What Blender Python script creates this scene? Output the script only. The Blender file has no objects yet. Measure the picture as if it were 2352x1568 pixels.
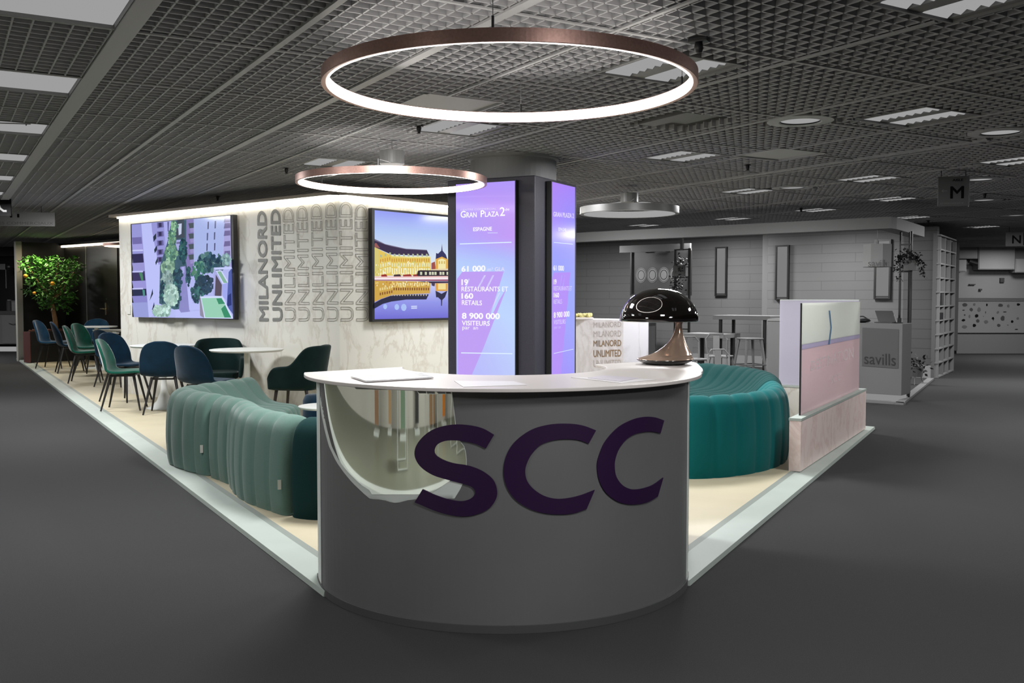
import bpy, math, random
from mathutils import Vector, Matrix, Euler
import numpy as np
random.seed(7)
S = bpy.context.scene
COL = S.collection
PI = math.pi

# ------------------------------------------------------------------ camera
FPX = 2230.0                      # focal length in pixels of the 2352 px wide frame
PITCH = math.atan(104 / FPX)
EYE = 1.42
cam = bpy.data.cameras.new('camera')
cam.sensor_width = 36.0
cam.lens = 36.0 * FPX / 2352.0
cam.clip_end = 200
camo = bpy.data.objects.new('camera', cam)
COL.objects.link(camo)
camo.location = (0, 0, EYE)
camo.rotation_euler = (PI / 2 - PITCH, 0, 0)
S.camera = camo

# ------------------------------------------------------------------ exposure and world
S.view_settings.view_transform = 'Standard'
S.view_settings.look = 'None'
S.view_settings.gamma = 1.0
S.view_settings.use_curve_mapping = False
S.view_settings.exposure = 0.0
W = bpy.data.worlds.new('world')
S.world = W
W.use_nodes = True
W.node_tree.nodes['Background'].inputs[0].default_value = (0.9, 0.95, 1.0, 1)
W.node_tree.nodes['Background'].inputs[1].default_value = 0.10

S.cycles.max_bounces = 7
S.cycles.diffuse_bounces = 4
S.cycles.glossy_bounces = 4
S.cycles.transparent_max_bounces = 10
S.cycles.caustics_reflective = False
S.cycles.caustics_refractive = False

ZC = 2.71                          # underside of the ceiling grid
ZP = 0.04                          # top of the booth platform
CA = Vector((-math.sin(math.radians(30.7)), math.cos(math.radians(30.7)), 0))   # ceiling grid axes
CB = Vector((CA.y, -CA.x, 0))
UU = Vector((-0.768, 0.640, 0))    # axes of the marble block and of the stands
VV = Vector((0.640, 0.768, 0))


def area_light(name, x, y, z, size, power, col=(1, 1, 1), rot=(0, 0, 0)):
    l = bpy.data.lights.new(name, 'AREA')
    l.shape = 'SQUARE'
    l.size = size
    l.energy = power
    l.color = col
    o = bpy.data.objects.new(name, l)
    o.location = (x, y, z)
    o.rotation_euler = rot
    COL.objects.link(o)
    return o


for x, y, p in [(-3.2, 1.2, 75), (2.8, 1.2, 75), (0.9, 2.4, 45), (-3.4, 5.6, 60), (3.6, 6.2, 60), (-4.6, 9.8, 110), (-0.9, 6.5, 105),
                (1.6, 8.6, 95), (0.1, 10.9, 55), (-6.5, 12.3, 110), (6.2, 10.2, 110), (2.5, 12.3, 100), (-8.2, 17.2, 45), (8.5, 15.5, 140),
                (5.2, 16.6, 90), (11.6, 21.2, 110), (-13.0, 21.0, 120), (0.7, 14.3, 110), (3.6, 18.6, 100), (0.9, 19.6, 130), (-1.0, 17.5, 60), (12.8, 24.4, 45)]:
    area_light('ceiling_lamp_light', x, y, ZC - 0.06, 0.6, p)  # added fill lights under the ceiling, not at its visible fittings


area_light('citrus_spot_light', -9.9, 20.3, 2.55, 0.3, 36, (1.0, 0.86, 0.6))


# ------------------------------------------------------------------ rays from the photograph
def ray(x, y):
    cx = (x - 1176) / FPX
    cy = -(y - 784) / FPX
    c, s = math.cos(PITCH), math.sin(PITCH)
    return Vector((cx, c + cy * s, -s + cy * c))


def pz(x, y, z):
    r = ray(x, y)
    t = (z - EYE) / r.z
    return Vector((r.x * t, r.y * t, z))


def pd(x, y, d):
    r = ray(x, y)
    t = d / r.y
    return Vector((r.x * t, d, EYE + r.z * t))


def pp(x, y, P, n):
    r = ray(x, y)
    t = (P.x * n.x + P.y * n.y) / (r.x * n.x + r.y * n.y)
    return Vector((r.x * t, r.y * t, EYE + r.z * t))


# ------------------------------------------------------------------ materials
def lin(c):
    out = []
    for v in c:
        v = v / 255.0
        out.append(v / 12.92 if v <= 0.04045 else ((v + 0.055) / 1.055) ** 2.4)
    return tuple(out)


def hexa(c):
    return tuple(lin(c)) + (1,)


MATS = {}


def mat(name, col, rough=0.6, metal=0.0, noise=0.0, nscale=20.0, bump=0.0, bscale=60.0, spec=0.5, sheen=0.0, coat=0.0,
        emit=None, estr=1.0):
    """Principled material; col is linear albedo; noise varies it procedurally."""
    if name in MATS:
        return MATS[name]
    m = bpy.data.materials.new(name)
    m.use_nodes = True
    nt = m.node_tree
    b = nt.nodes['Principled BSDF']
    b.inputs['Base Color'].default_value = tuple(col) + (1,)
    b.inputs['Roughness'].default_value = rough
    b.inputs['Metallic'].default_value = metal
    b.inputs['Specular IOR Level'].default_value = spec
    if sheen:
        b.inputs['Sheen Weight'].default_value = sheen
        b.inputs['Sheen Roughness'].default_value = 0.35
    if coat:
        b.inputs['Coat Weight'].default_value = coat
        b.inputs['Coat Roughness'].default_value = 0.05
    if emit:
        b.inputs['Emission Color'].default_value = tuple(emit) + (1,)
        b.inputs['Emission Strength'].default_value = estr
    if noise or bump:
        tc = nt.nodes.new('ShaderNodeTexCoord')
    if noise:
        n = nt.nodes.new('ShaderNodeTexNoise')
        n.inputs['Scale'].default_value = nscale
        n.inputs['Detail'].default_value = 5
        nt.links.new(tc.outputs['Object'], n.inputs['Vector'])
        mp = nt.nodes.new('ShaderNodeMapRange')
        mp.inputs['From Min'].default_value = 0.25
        mp.inputs['From Max'].default_value = 0.75
        mp.inputs['To Min'].default_value = 1 - noise
        mp.inputs['To Max'].default_value = 1 + noise
        nt.links.new(n.outputs['Fac'], mp.inputs['Value'])
        hv = nt.nodes.new('ShaderNodeVectorMath')
        hv.operation = 'SCALE'
        hv.inputs[0].default_value = tuple(col)
        nt.links.new(mp.outputs['Result'], hv.inputs['Scale'])
        nt.links.new(hv.outputs[0], b.inputs['Base Color'])
    if bump:
        n2 = nt.nodes.new('ShaderNodeTexNoise')
        n2.inputs['Scale'].default_value = bscale
        n2.inputs['Detail'].default_value = 4
        nt.links.new(tc.outputs['Object'], n2.inputs['Vector'])
        bp = nt.nodes.new('ShaderNodeBump')
        bp.inputs['Strength'].default_value = bump
        bp.inputs['Distance'].default_value = 0.01
        nt.links.new(n2.outputs['Fac'], bp.inputs['Height'])
        nt.links.new(bp.outputs['Normal'], b.inputs['Normal'])
    MATS[name] = m
    return m


def emis(name, col, strength=1.0):
    if name in MATS:
        return MATS[name]
    m = bpy.data.materials.new(name)
    m.use_nodes = True
    nt = m.node_tree
    nt.nodes.clear()
    e = nt.nodes.new('ShaderNodeEmission')
    e.inputs[0].default_value = tuple(col) + (1,)
    e.inputs[1].default_value = strength
    o = nt.nodes.new('ShaderNodeOutputMaterial')
    nt.links.new(e.outputs[0], o.inputs[0])
    MATS[name] = m
    return m


def screen_mat(name='screen_picture', strength=1.0):
    """A lit display: what it shows comes from the picture's own colours; the glass in front is glossy."""
    if name in MATS:
        return MATS[name]
    m = bpy.data.materials.new(name)
    m.use_nodes = True
    nt = m.node_tree
    b = nt.nodes['Principled BSDF']
    b.inputs['Base Color'].default_value = (0.01, 0.01, 0.012, 1)
    b.inputs['Roughness'].default_value = 0.12
    b.inputs['Specular IOR Level'].default_value = 0.18
    a = nt.nodes.new('ShaderNodeAttribute')
    a.attribute_name = 'Col'
    nt.links.new(a.outputs['Color'], b.inputs['Emission Color'])
    b.inputs['Emission Strength'].default_value = strength
    MATS[name] = m
    return m


def print_mat(name='printed_board', rough=0.5):
    """Printed board: flat ink colours."""
    if name in MATS:
        return MATS[name]
    m = bpy.data.materials.new(name)
    m.use_nodes = True
    nt = m.node_tree
    b = nt.nodes['Principled BSDF']
    b.inputs['Roughness'].default_value = rough
    a = nt.nodes.new('ShaderNodeAttribute')
    a.attribute_name = 'Col'
    nt.links.new(a.outputs['Color'], b.inputs['Base Color'])
    MATS[name] = m
    return m


def marble_mat(name, base, vein, scale=1.0, pink=None):
    m = bpy.data.materials.new(name)
    m.use_nodes = True
    nt = m.node_tree
    b = nt.nodes['Principled BSDF']
    b.inputs['Roughness'].default_value = 0.38
    tc = nt.nodes.new('ShaderNodeTexCoord')
    mp = nt.nodes.new('ShaderNodeMapping')
    mp.inputs['Rotation'].default_value = (0.3, 0.75, 0.5)
    mp.inputs['Scale'].default_value = (scale, scale, scale * 0.55)
    nt.links.new(tc.outputs['Object'], mp.inputs['Vector'])
    n = nt.nodes.new('ShaderNodeTexNoise')
    n.inputs['Scale'].default_value = 1.9
    n.inputs['Detail'].default_value = 9
    n.inputs['Roughness'].default_value = 0.62
    n.inputs['Distortion'].default_value = 0.45
    nt.links.new(mp.outputs[0], n.inputs['Vector'])
    r = nt.nodes.new('ShaderNodeValToRGB')
    e = r.color_ramp.elements
    e[0].position = 0.46
    e[0].color = (0, 0, 0, 1)
    e[1].position = 0.54
    e[1].color = (0, 0, 0, 1)
    k = r.color_ramp.elements.new(0.50)
    k.color = (1, 1, 1, 1)
    nt.links.new(n.outputs['Fac'], r.inputs[0])
    n2 = nt.nodes.new('ShaderNodeTexNoise')
    n2.inputs['Scale'].default_value = 1.1
    n2.inputs['Detail'].default_value = 4
    nt.links.new(mp.outputs[0], n2.inputs['Vector'])
    m1 = nt.nodes.new('ShaderNodeMath')
    m1.operation = 'MULTIPLY'
    nt.links.new(r.outputs[0], m1.inputs[0])
    nt.links.new(n2.outputs['Fac'], m1.inputs[1])
    mx = nt.nodes.new('ShaderNodeMix')
    mx.data_type = 'RGBA'
    mx.inputs['A'].default_value = tuple(base) + (1,)
    mx.inputs['B'].default_value = tuple(vein) + (1,)
    nt.links.new(m1.outputs[0], mx.inputs['Factor'])
    nt.links.new(mx.outputs['Result'], b.inputs['Base Color'])
    MATS[name] = m
    return m


def plank_mat(name, base, joint, row=0.145, length=1.3):
    m = bpy.data.materials.new(name)
    m.use_nodes = True
    nt = m.node_tree
    b = nt.nodes['Principled BSDF']
    b.inputs['Roughness'].default_value = 0.7
    tc = nt.nodes.new('ShaderNodeTexCoord')
    mp = nt.nodes.new('ShaderNodeMapping')
    mp.inputs['Rotation'].default_value = (PI / 2, 0, 0)
    nt.links.new(tc.outputs['Object'], mp.inputs['Vector'])
    br = nt.nodes.new('ShaderNodeTexBrick')
    br.offset = 0.37
    br.inputs['Color1'].default_value = tuple(base) + (1,)
    br.inputs['Color2'].default_value = tuple(v * 0.94 for v in base) + (1,)
    br.inputs['Mortar'].default_value = tuple(joint) + (1,)
    br.inputs['Scale'].default_value = 1.0
    br.inputs['Mortar Size'].default_value = 0.005
    br.inputs['Brick Width'].default_value = length
    br.inputs['Row Height'].default_value = row
    nt.links.new(mp.outputs[0], br.inputs['Vector'])
    nt.links.new(br.outputs['Color'], b.inputs['Base Color'])
    MATS[name] = m
    return m


def glass_mat(name, tint=(0.93, 0.96, 0.94), reflection=None, reflection_amt=0.0):
    m = bpy.data.materials.new(name)
    m.use_nodes = True
    nt = m.node_tree
    nt.nodes.clear()
    tr = nt.nodes.new('ShaderNodeBsdfTransparent')
    tr.inputs[0].default_value = tuple(tint) + (1,)
    gl = nt.nodes.new('ShaderNodeBsdfGlossy')
    gl.inputs['Roughness'].default_value = 0.02
    fr = nt.nodes.new('ShaderNodeFresnel')
    fr.inputs['IOR'].default_value = 1.3
    mx = nt.nodes.new('ShaderNodeMixShader')
    nt.links.new(fr.outputs[0], mx.inputs[0])
    nt.links.new(tr.outputs[0], mx.inputs[1])
    nt.links.new(gl.outputs[0], mx.inputs[2])
    last = mx
    if reflection:  # even diffuse colour standing in for what the pane reflects
        df = nt.nodes.new('ShaderNodeBsdfDiffuse')
        df.inputs[0].default_value = tuple(reflection) + (1,)
        tl = nt.nodes.new('ShaderNodeBsdfTranslucent')
        tl.inputs[0].default_value = tuple(reflection) + (1,)
        ad = nt.nodes.new('ShaderNodeMixShader')
        ad.inputs[0].default_value = 0.5
        nt.links.new(df.outputs[0], ad.inputs[1])
        nt.links.new(tl.outputs[0], ad.inputs[2])
        m2 = nt.nodes.new('ShaderNodeMixShader')
        m2.inputs[0].default_value = reflection_amt
        nt.links.new(mx.outputs[0], m2.inputs[1])
        nt.links.new(ad.outputs[0], m2.inputs[2])
        last = m2
    o = nt.nodes.new('ShaderNodeOutputMaterial')
    nt.links.new(last.outputs[0], o.inputs[0])
    MATS[name] = m
    return m


M_CARPET = mat('grey_carpet', (0.040, 0.040, 0.041), 0.95, noise=0.22, nscale=260, bump=0.3, bscale=400, spec=0.1)
M_CREAM = mat('cream_floor', (0.50, 0.445, 0.315), 0.5, noise=0.05, nscale=3)
M_BORDER = mat('white_border', (0.37, 0.42, 0.385), 0.55, noise=0.05, nscale=4)
M_BORDER2 = mat('grey_border_line', (0.22, 0.25, 0.225), 0.55)
M_SLAT = mat('ceiling_slat', (0.37, 0.37, 0.388), 0.6)
M_SLAB = mat('ceiling_void', (0.14, 0.14, 0.14), 0.9)
M_RUNNER = mat('ceiling_runner', (0.36, 0.36, 0.37), 0.6)
M_MARBLE = marble_mat('white_marble', (0.66, 0.655, 0.61), (0.47, 0.43, 0.37), 1.5)
M_PMARBLE = marble_mat('blush_marble', (0.82, 0.675, 0.635), (0.62, 0.44, 0.40), 1.6)
M_LIP = mat('beige_lip', (0.42, 0.36, 0.30), 0.5)
M_COVE = emis('cove_light', (1.0, 0.93, 0.80), 24.0)
M_RINGLIGHT = emis('ring_light', (1.0, 0.95, 0.88), 13.5)
M_RINGGREY = emis('ring_light_grey', (0.36, 0.36, 0.36), 1.0)
M_PANELGREY = emis('ceiling_diffuser', (0.34, 0.34, 0.34), 1.0)
M_COPPER = mat('brushed_copper', (0.42, 0.255, 0.215), 0.36, 0.7, noise=0.15, nscale=90)
M_STEEL = mat('brushed_steel', (0.42, 0.42, 0.43), 0.35, 1.0)
M_BLACK = mat('black_plastic', (0.012, 0.012, 0.014), 0.45)
M_BLACKMET = mat('black_metal', (0.012, 0.011, 0.011), 0.45)
M_WHITE = mat('white_lacquer', (0.64, 0.595, 0.57), 0.35)
M_TABLE = mat('table_white', (0.70, 0.72, 0.70), 0.35)
M_DESK = mat('desk_grey', (0.135, 0.135, 0.138), 0.42, noise=0.06, nscale=2.0, spec=0.4)
M_DESKRIM = mat('desk_base_strip', (0.07, 0.07, 0.072), 0.5)
M_EDGE = mat('desk_edge_white', (0.62, 0.66, 0.63), 0.4)
M_MIRROR = mat('polished_mirror', (0.80, 0.82, 0.76), 0.03, 1.0)
M_PURPLE = mat('aubergine_letter', (0.021, 0.005, 0.036), 0.5, spec=0.3)
M_DARKCOL = mat('dark_column', (0.028, 0.026, 0.040), 0.5, noise=0.35, nscale=180)
M_DRUM = mat('drum_white', (0.22, 0.22, 0.22), 0.6)
M_BLKWALL = mat('black_wall', (0.010, 0.010, 0.009), 0.5, noise=0.4, nscale=4, spec=0.25)
M_BACKG = mat('back_grey', (0.16, 0.16, 0.16), 0.7)
M_BACKLT = mat('back_light_grey', (0.20, 0.20, 0.20), 0.7)
M_BACKDK = mat('back_dark_grey', (0.05, 0.05, 0.05), 0.7)
M_PAPER = mat('paper', (0.78, 0.76, 0.78), 0.4)
M_GLOSSPAPER = mat('glossy_paper', (0.62, 0.65, 0.65), 0.25, 0.4, noise=0.3, nscale=9)
M_LAMPBLK = mat('lamp_black_glass', (0.006, 0.004, 0.004), 0.04, spec=0.6, coat=1.0)
M_ROSE = mat('rose_bronze', (0.66, 0.47, 0.36), 0.16, 0.55)
M_BLUEV = mat('blue_velvet', (0.0015, 0.019, 0.041), 0.85, noise=0.30, nscale=9, sheen=0.22, spec=0.2)
M_BLUEV2 = mat('light_blue_velvet', (0.012, 0.052, 0.10), 0.85, noise=0.3, nscale=9, sheen=0.4, spec=0.2)
M_GREENV = mat('green_velvet', (0.006, 0.088, 0.058), 0.85, noise=0.30, nscale=9, sheen=0.5, spec=0.2)
M_DGREENV = mat('dark_green_velvet', (0.001, 0.013, 0.0125), 0.85, noise=0.25, nscale=9, sheen=0.12, spec=0.2)
M_SAGE = mat('sage_wool', (0.098, 0.168, 0.143), 0.9, noise=0.12, nscale=320, bump=0.2, bscale=500, sheen=0.25, spec=0.15)
M_SAGE_SHADE = mat('dark_teal_wool', (0.006, 0.030, 0.030), 0.9, noise=0.15, nscale=320, spec=0.15)  # darker wool: shade on the last left section put into its colour
M_TEAL = mat('teal_wool', (0.002, 0.105, 0.108), 0.9, noise=0.12, nscale=320, bump=0.2, bscale=500, sheen=0.12, spec=0.15)
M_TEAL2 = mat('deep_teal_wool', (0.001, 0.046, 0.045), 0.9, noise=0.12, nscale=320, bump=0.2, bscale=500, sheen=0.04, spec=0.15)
M_CLOTHTAG = mat('cloth_tag', (0.55, 0.55, 0.5), 0.8)
M_WOODRED = mat('red_wood', (0.16, 0.05, 0.045), 0.6)
M_BARK = mat('bark', (0.22, 0.12, 0.05), 0.9, noise=0.3, nscale=30)
M_LEAF = mat('citrus_leaf', (0.05, 0.175, 0.025), 0.45, noise=0.5, nscale=3)
M_ORANGE = mat('orange_peel', (0.85, 0.36, 0.01), 0.5, bump=0.2, bscale=300)
M_SOIL = mat('soil_chips', (0.10, 0.04, 0.025), 0.95, noise=0.5, nscale=60)
M_BRASS = mat('brass_handle', (0.75, 0.62, 0.42), 0.2, 1.0)
M_PLANK = plank_mat('grey_planks', (0.135, 0.135, 0.135), (0.085, 0.085, 0.085), 0.17, 1.7)
M_PLANK2 = plank_mat('dark_planks', (0.085, 0.085, 0.085), (0.04, 0.04, 0.04), 0.17, 1.7)
M_SCREEN = screen_mat()
M_PRINT = print_mat()
M_GLASS = glass_mat('clear_glass')


# ------------------------------------------------------------------ mesh builder
class MB:
    def __init__(self):
        self.v = []
        self.f = []
        self.c = []        # colour per face (or per corner list)

    def add(self, vs, fs, col=None):
        b = len(self.v)
        self.v += [tuple(p) for p in vs]
        for f in fs:
            self.f.append(tuple(i + b for i in f))
            self.c.append(col)

    def box(self, c, s, rz=0.0, axes=None):
        """box of full sizes s about centre c, turned rz about z (or along two given horizontal axes)"""
        c = Vector(c)
        if axes:
            ax, ay = axes
        else:
            ax = Vector((math.cos(rz), math.sin(rz), 0))
            ay = Vector((-math.sin(rz), math.cos(rz), 0))
        az = Vector((0, 0, 1))
        vs = []
        for k in (-1, 1):
            for i, j in ((-1, -1), (1, -1), (1, 1), (-1, 1)):
                vs.append(c + ax * (i * s[0] / 2) + ay * (j * s[1] / 2) + az * (k * s[2] / 2))
        fs = [(3, 2, 1, 0), (4, 5, 6, 7), (0, 1, 5, 4), (1, 2, 6, 5), (2, 3, 7, 6), (3, 0, 4, 7)]
        if ax.cross(ay).z < 0:
            fs = [tuple(reversed(f)) for f in fs]
        self.add(vs, fs)
        return self

    def run(self, p, d, L, side, T, z0, z1):
        """box from p along d for L, thickness T towards side, between heights z0 and z1"""
        d = Vector(d).normalized()
        side = Vector(side).normalized()
        c = Vector((p[0], p[1], 0)) + d * (L / 2) + side * (T / 2)
        c.z = (z0 + z1) / 2
        return self.box(c, (L, T, z1 - z0), axes=(d, side))

    def prism(self, poly, z0, z1):
        n = len(poly)
        area = sum(poly[i][0] * poly[(i + 1) % n][1] - poly[(i + 1) % n][0] * poly[i][1] for i in range(n))
        if area < 0:
            poly = list(reversed(poly))
        vs = [(p[0], p[1], z0) for p in poly] + [(p[0], p[1], z1) for p in poly]
        fs = [tuple(reversed(range(n))), tuple(range(n, 2 * n))]
        for i in range(n):
            j = (i + 1) % n
            fs.append((i, j, n + j, n + i))
        self.add(vs, fs)
        return self

    def lathe(self, prof, c=(0, 0, 0), n=32, caps=True):
        c = Vector(c)
        vs = []
        for r, z in prof:
            for i in range(n):
                a = 2 * PI * i / n
                vs.append(c + Vector((r * math.cos(a), r * math.sin(a), z)))
        fs = []
        for k in range(len(prof) - 1):
            for i in range(n):
                j = (i + 1) % n
                fs.append((k * n + i, k * n + j, (k + 1) * n + j, (k + 1) * n + i))
        if caps:
            if prof[0][0] > 1e-4:
                fs.append(tuple(reversed(range(n))))
            if prof[-1][0] > 1e-4:
                m = (len(prof) - 1) * n
                fs.append(tuple(range(m, m + n)))
        self.add(vs, fs)
        return self

    def tube(self, pts, r, n=8, r2=None):
        pts = [Vector(p) for p in pts]
        N = len(pts)
        vs, fs = [], []
        ref = Vector((0.31, 0.17, 0.94))
        for k, p in enumerate(pts):
            d = (pts[min(k + 1, N - 1)] - pts[max(k - 1, 0)]).normalized()
            x = d.cross(ref)
            if x.length < 1e-3:
                x = d.cross(Vector((1, 0, 0)))
            x.normalize()
            y = d.cross(x)
            rr = r if r2 is None else r + (r2 - r) * k / (N - 1)
            for i in range(n):
                a = 2 * PI * i / n
                vs.append(p + x * (rr * math.cos(a)) + y * (rr * math.sin(a)))
        for k in range(N - 1):
            for i in range(n):
                j = (i + 1) % n
                fs.append((k * n + i, (k + 1) * n + i, (k + 1) * n + j, k * n + j))
        fs.append(tuple(range(n)))
        fs.append(tuple(reversed(range((N - 1) * n, N * n))))
        self.add(vs, fs)
        return self

    def grid(self, rows, closed_u=False, col=None):
        nr, nc = len(rows), len(rows[0])
        vs = [p for r in rows for p in r]
        fs = []
        for i in range(nr - 1):
            for j in range(nc - 1 + (1 if closed_u else 0)):
                k = (j + 1) % nc
                fs.append((i * nc + j, i * nc + k, (i + 1) * nc + k, (i + 1) * nc + j))
        self.add(vs, fs, col)
        return self

    def sphere(self, c, r, n=12, m=8, sz=1.0):
        prof = [(r * math.sin(PI * k / m), -r * sz * math.cos(PI * k / m)) for k in range(m + 1)]
        prof[0] = (0.0001, prof[0][1])
        prof[-1] = (0.0001, prof[-1][1])
        return self.lathe(prof, c, n, caps=False)

    def build(self, name, m, parent=None, smooth=False, world=False, bevel=0.0, sub=0, solid=0.0, fix=False):
        vs = self.v
        if world and parent is not None:
            inv = mtx(parent).inverted()
            vs = [tuple(inv @ Vector(p)) for p in vs]
        me = bpy.data.meshes.new(name)
        me.from_pydata(vs, [], self.f)
        if fix:
            import bmesh
            bm = bmesh.new()
            bm.from_mesh(me)
            bmesh.ops.recalc_face_normals(bm, faces=bm.faces[:])
            bm.to_mesh(me)
            bm.free()
        if any(c is not None for c in self.c):
            a = me.color_attributes.new('Col', 'FLOAT_COLOR', 'CORNER')
            k = 0
            data = []
            for f, c in zip(self.f, self.c):
                for i in range(len(f)):
                    cc = c[i] if isinstance(c[0], (tuple, list)) else c
                    data += [cc[0], cc[1], cc[2], 1.0]
            a.data.foreach_set('color', data)
        if smooth:
            me.polygons.foreach_set('use_smooth', [True] * len(me.polygons))
        me.materials.append(m)
        me.update()
        o = bpy.data.objects.new(name, me)
        COL.objects.link(o)
        if parent is not None:
            o.parent = parent
        if solid:
            md = o.modifiers.new('solid', 'SOLIDIFY')
            md.thickness = solid
            md.offset = 0
        if bevel:
            md = o.modifiers.new('bevel', 'BEVEL')
            md.width = bevel
            md.segments = 3
            md.limit_method = 'ANGLE'
        if sub:
            md = o.modifiers.new('sub', 'SUBSURF')
            md.levels = sub
            md.render_levels = sub
        return o


def mtx(o):
    m = Matrix.LocRotScale(o.location, o.rotation_euler, o.scale)
    if o.parent is not None:
        m = mtx(o.parent) @ m
    return m


def tag(o, label, cat, group=None, kind=None):
    o['label'] = label
    o['category'] = cat
    if group:
        o['group'] = group
    if kind:
        o['kind'] = kind
    return o


def thing(name, label, cat, loc=(0, 0, 0), rz=0.0, group=None, scale=1.0):
    o = bpy.data.objects.new(name, None)
    o.empty_display_size = 0.1
    COL.objects.link(o)
    o.location = loc
    o.rotation_euler = (0, 0, rz)
    o.scale = (scale, scale, scale)
    return tag(o, label, cat, group)


def struct(o):
    o['kind'] = 'structure'
    return o


def dup(root, loc, rz=None, label=None, group=None, scale=None, swap=None):
    """a copy of a thing with copies of its parts and sub-parts; swap maps a material to another one"""
    def cp(src, par):
        c = src.copy()
        COL.objects.link(c)
        c.parent = par
        if swap and src.data is not None and src.data.materials and src.data.materials[0].name in swap:
            c.data = src.data.copy()
            c.data.materials[0] = swap[src.data.materials[0].name]
        for ch in src.children:
            cp(ch, c)
        return c
    r = root.copy()
    COL.objects.link(r)
    for ch in root.children:
        cp(ch, r)
    r.location = loc
    if rz is not None:
        r.rotation_euler = (0, 0, rz)
    if scale is not None:
        r.scale = (scale, scale, scale)
    if label:
        r['label'] = label
    if group:
        r['group'] = group
    return r


# ------------------------------------------------------------------ text
_TXT = {}


def text_geo(s, bold=0.0):
    """flat letters as (verts in the unit box, faces, width/height of the box)"""
    key = (s, bold)
    if key in _TXT:
        return _TXT[key]
    cu = bpy.data.curves.new('lettering', 'FONT')
    cu.body = s
    cu.size = 1.0
    cu.resolution_u = 4
    ob = bpy.data.objects.new('lettering', cu)
    COL.objects.link(ob)
    dg = bpy.context.evaluated_depsgraph_get()
    me = bpy.data.meshes.new_from_object(ob.evaluated_get(dg))
    vs = np.array([v.co[:2] for v in me.vertices])
    fs = [tuple(p.vertices) for p in me.polygons]
    bpy.data.objects.remove(ob)
    bpy.data.curves.remove(cu)
    if bold > 0:                       # heavier strokes: the same letter laid over itself slightly shifted
        n0 = len(vs)
        b_ = bold * 1.0
        sh_ = [(0, 0)] + [(b_ * math.cos(k * PI / 4), b_ * math.sin(k * PI / 4)) for k in range(8)]
        fs = [tuple(i + k * n0 for i in f) for k in range(9) for f in fs]
        vs = np.concatenate([vs + np.array(o_) for o_ in sh_])
    lo, hi = vs.min(0), vs.max(0)
    out = ((vs - lo) / (hi - lo), fs, len(vs) // 9 if bold > 0 else len(vs))
    bpy.data.meshes.remove(me)
    _TXT[key] = out
    return out


def bil(q, u, v):
    a = ((1 - u) * (1 - v), u * (1 - v), u * v, (1 - u) * v)
    return (sum(w * p[0] for w, p in zip(a, q)), sum(w * p[1] for w, p in zip(a, q)))


def put_text(mb, s, quad, P, n, bold=0.0, col=None, off=0.0, thick=0.0):
    """letters whose box covers the photo quad (bottom-left, bottom-right, top-right, top-left of the word) on the plane P,n"""
    vs, fs, n0 = text_geo(s, bold)
    P2 = P + n * off
    pts = [pp(*bil(quad, u, v), P2, n) + n * (0.0002 * (i // n0)) for i, (u, v) in enumerate(vs)]
    mb.add(pts, fs, col)


def rect(x0, y0, x1, y1):
    return [(x0, y1), (x1, y1), (x1, y0), (x0, y0)]


def put_outline(mb, s, quad, P, n, bold, w, off=0.0):
    """the outlines of letters as thin strips"""
    vs, fs, _ = text_geo(s, bold)
    P2 = P + n * off
    pts = [pp(*bil(quad, u, v), P2, n) for u, v in vs]
    cnt = {}
    for f in fs:
        for i in range(len(f)):
            e = (f[i], f[(i + 1) % len(f)])
            k = tuple(sorted(e))
            cnt[k] = cnt.get(k, 0) + 1
    for (a, b), c in cnt.items():
        if c == 1:
            p, q = pts[a], pts[b]
            d = q - p
            if d.length < 1e-5:
                continue
            d.normalize()
            sd = d.cross(n).normalized() * (w / 2)
            p = p - d * (w * 0.3)
            q = q + d * (w * 0.3)
            mb.add([p - sd, q - sd, q + sd, p + sd], [(0, 1, 2, 3)])


def poly_on(mb, pts, P, n, col, off=0.0):
    """a flat patch of a picture, given in photo pixels, on plane P,n"""
    P2 = P + n * off
    vs = [pp(x, y, P2, n) for x, y in pts]
    mb.add(vs, [tuple(range(len(vs)))], col)

# ================================================================== SETTING
mb = MB()
mb.add([(-60, -20, 0), (60, -20, 0), (60, 60, 0), (-60, 60, 0)], [(0, 1, 2, 3)])
struct(mb.build('floor', M_CARPET))


# ---- ceiling: open cell grid with fixtures let into it
def to_ab(p):
    return (p.x * CA.x + p.y * CA.y, p.x * CB.x + p.y * CB.y)


def from_ab(a, b, z=ZC):
    p = CA * a + CB * b
    p.z = z
    return p


LOUVRES = [((1385, 172), (1455, 185), (1690, 148), (1620, 128)), ((1980, 275), (2150, 245), (2228, 264), (2075, 292)),
           ((1478, 362), (1575, 346), (1665, 360), (1575, 374)), ((1926, 412), (2005, 400), (2075, 412), (1990, 422)),
           ((1655, 440), (1720, 432), (1790, 440), (1720, 448)), ((1990, 458), (2060, 451), (2115, 458), (2050, 464)),
           ((950, 295), (1060, 318), (1160, 292), (1055, 276)), ((2260, 370), (2345, 358), (2430, 371), (2335, 383)),
           ((2118, -16), (2290, -22), (2330, -8), (2180, 14)), ((690, 374), (760, 364), (850, 376), (790, 388)),
           ((1826, 483), (1890, 479), (1924, 483), (1870, 488)), ((1630, 503), (1690, 499), (1735, 503), (1690, 507)),
           ((1440, 518), (1480, 515), (1525, 518), (1490, 521)), ((2060, 499), (2090, 497), (2130, 500), (2105, 503)),
           ((1395, 466), (1440, 460), (1500, 467), (1460, 474)), ((2205, 521), (2250, 519), (2320, 521), (2270, 524))]
RECTS = []
FIX = []
for q in LOUVRES:
    ab = [to_ab(pz(x, y, ZC)) for x, y in q]
    a = sum(p[0] for p in ab) / 4
    b = sum(p[1] for p in ab) / 4
    FIX.append((a, b))
    RECTS.append((a - 0.31, a + 0.31, b - 0.31, b + 0.31))
PANELS = []
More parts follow.
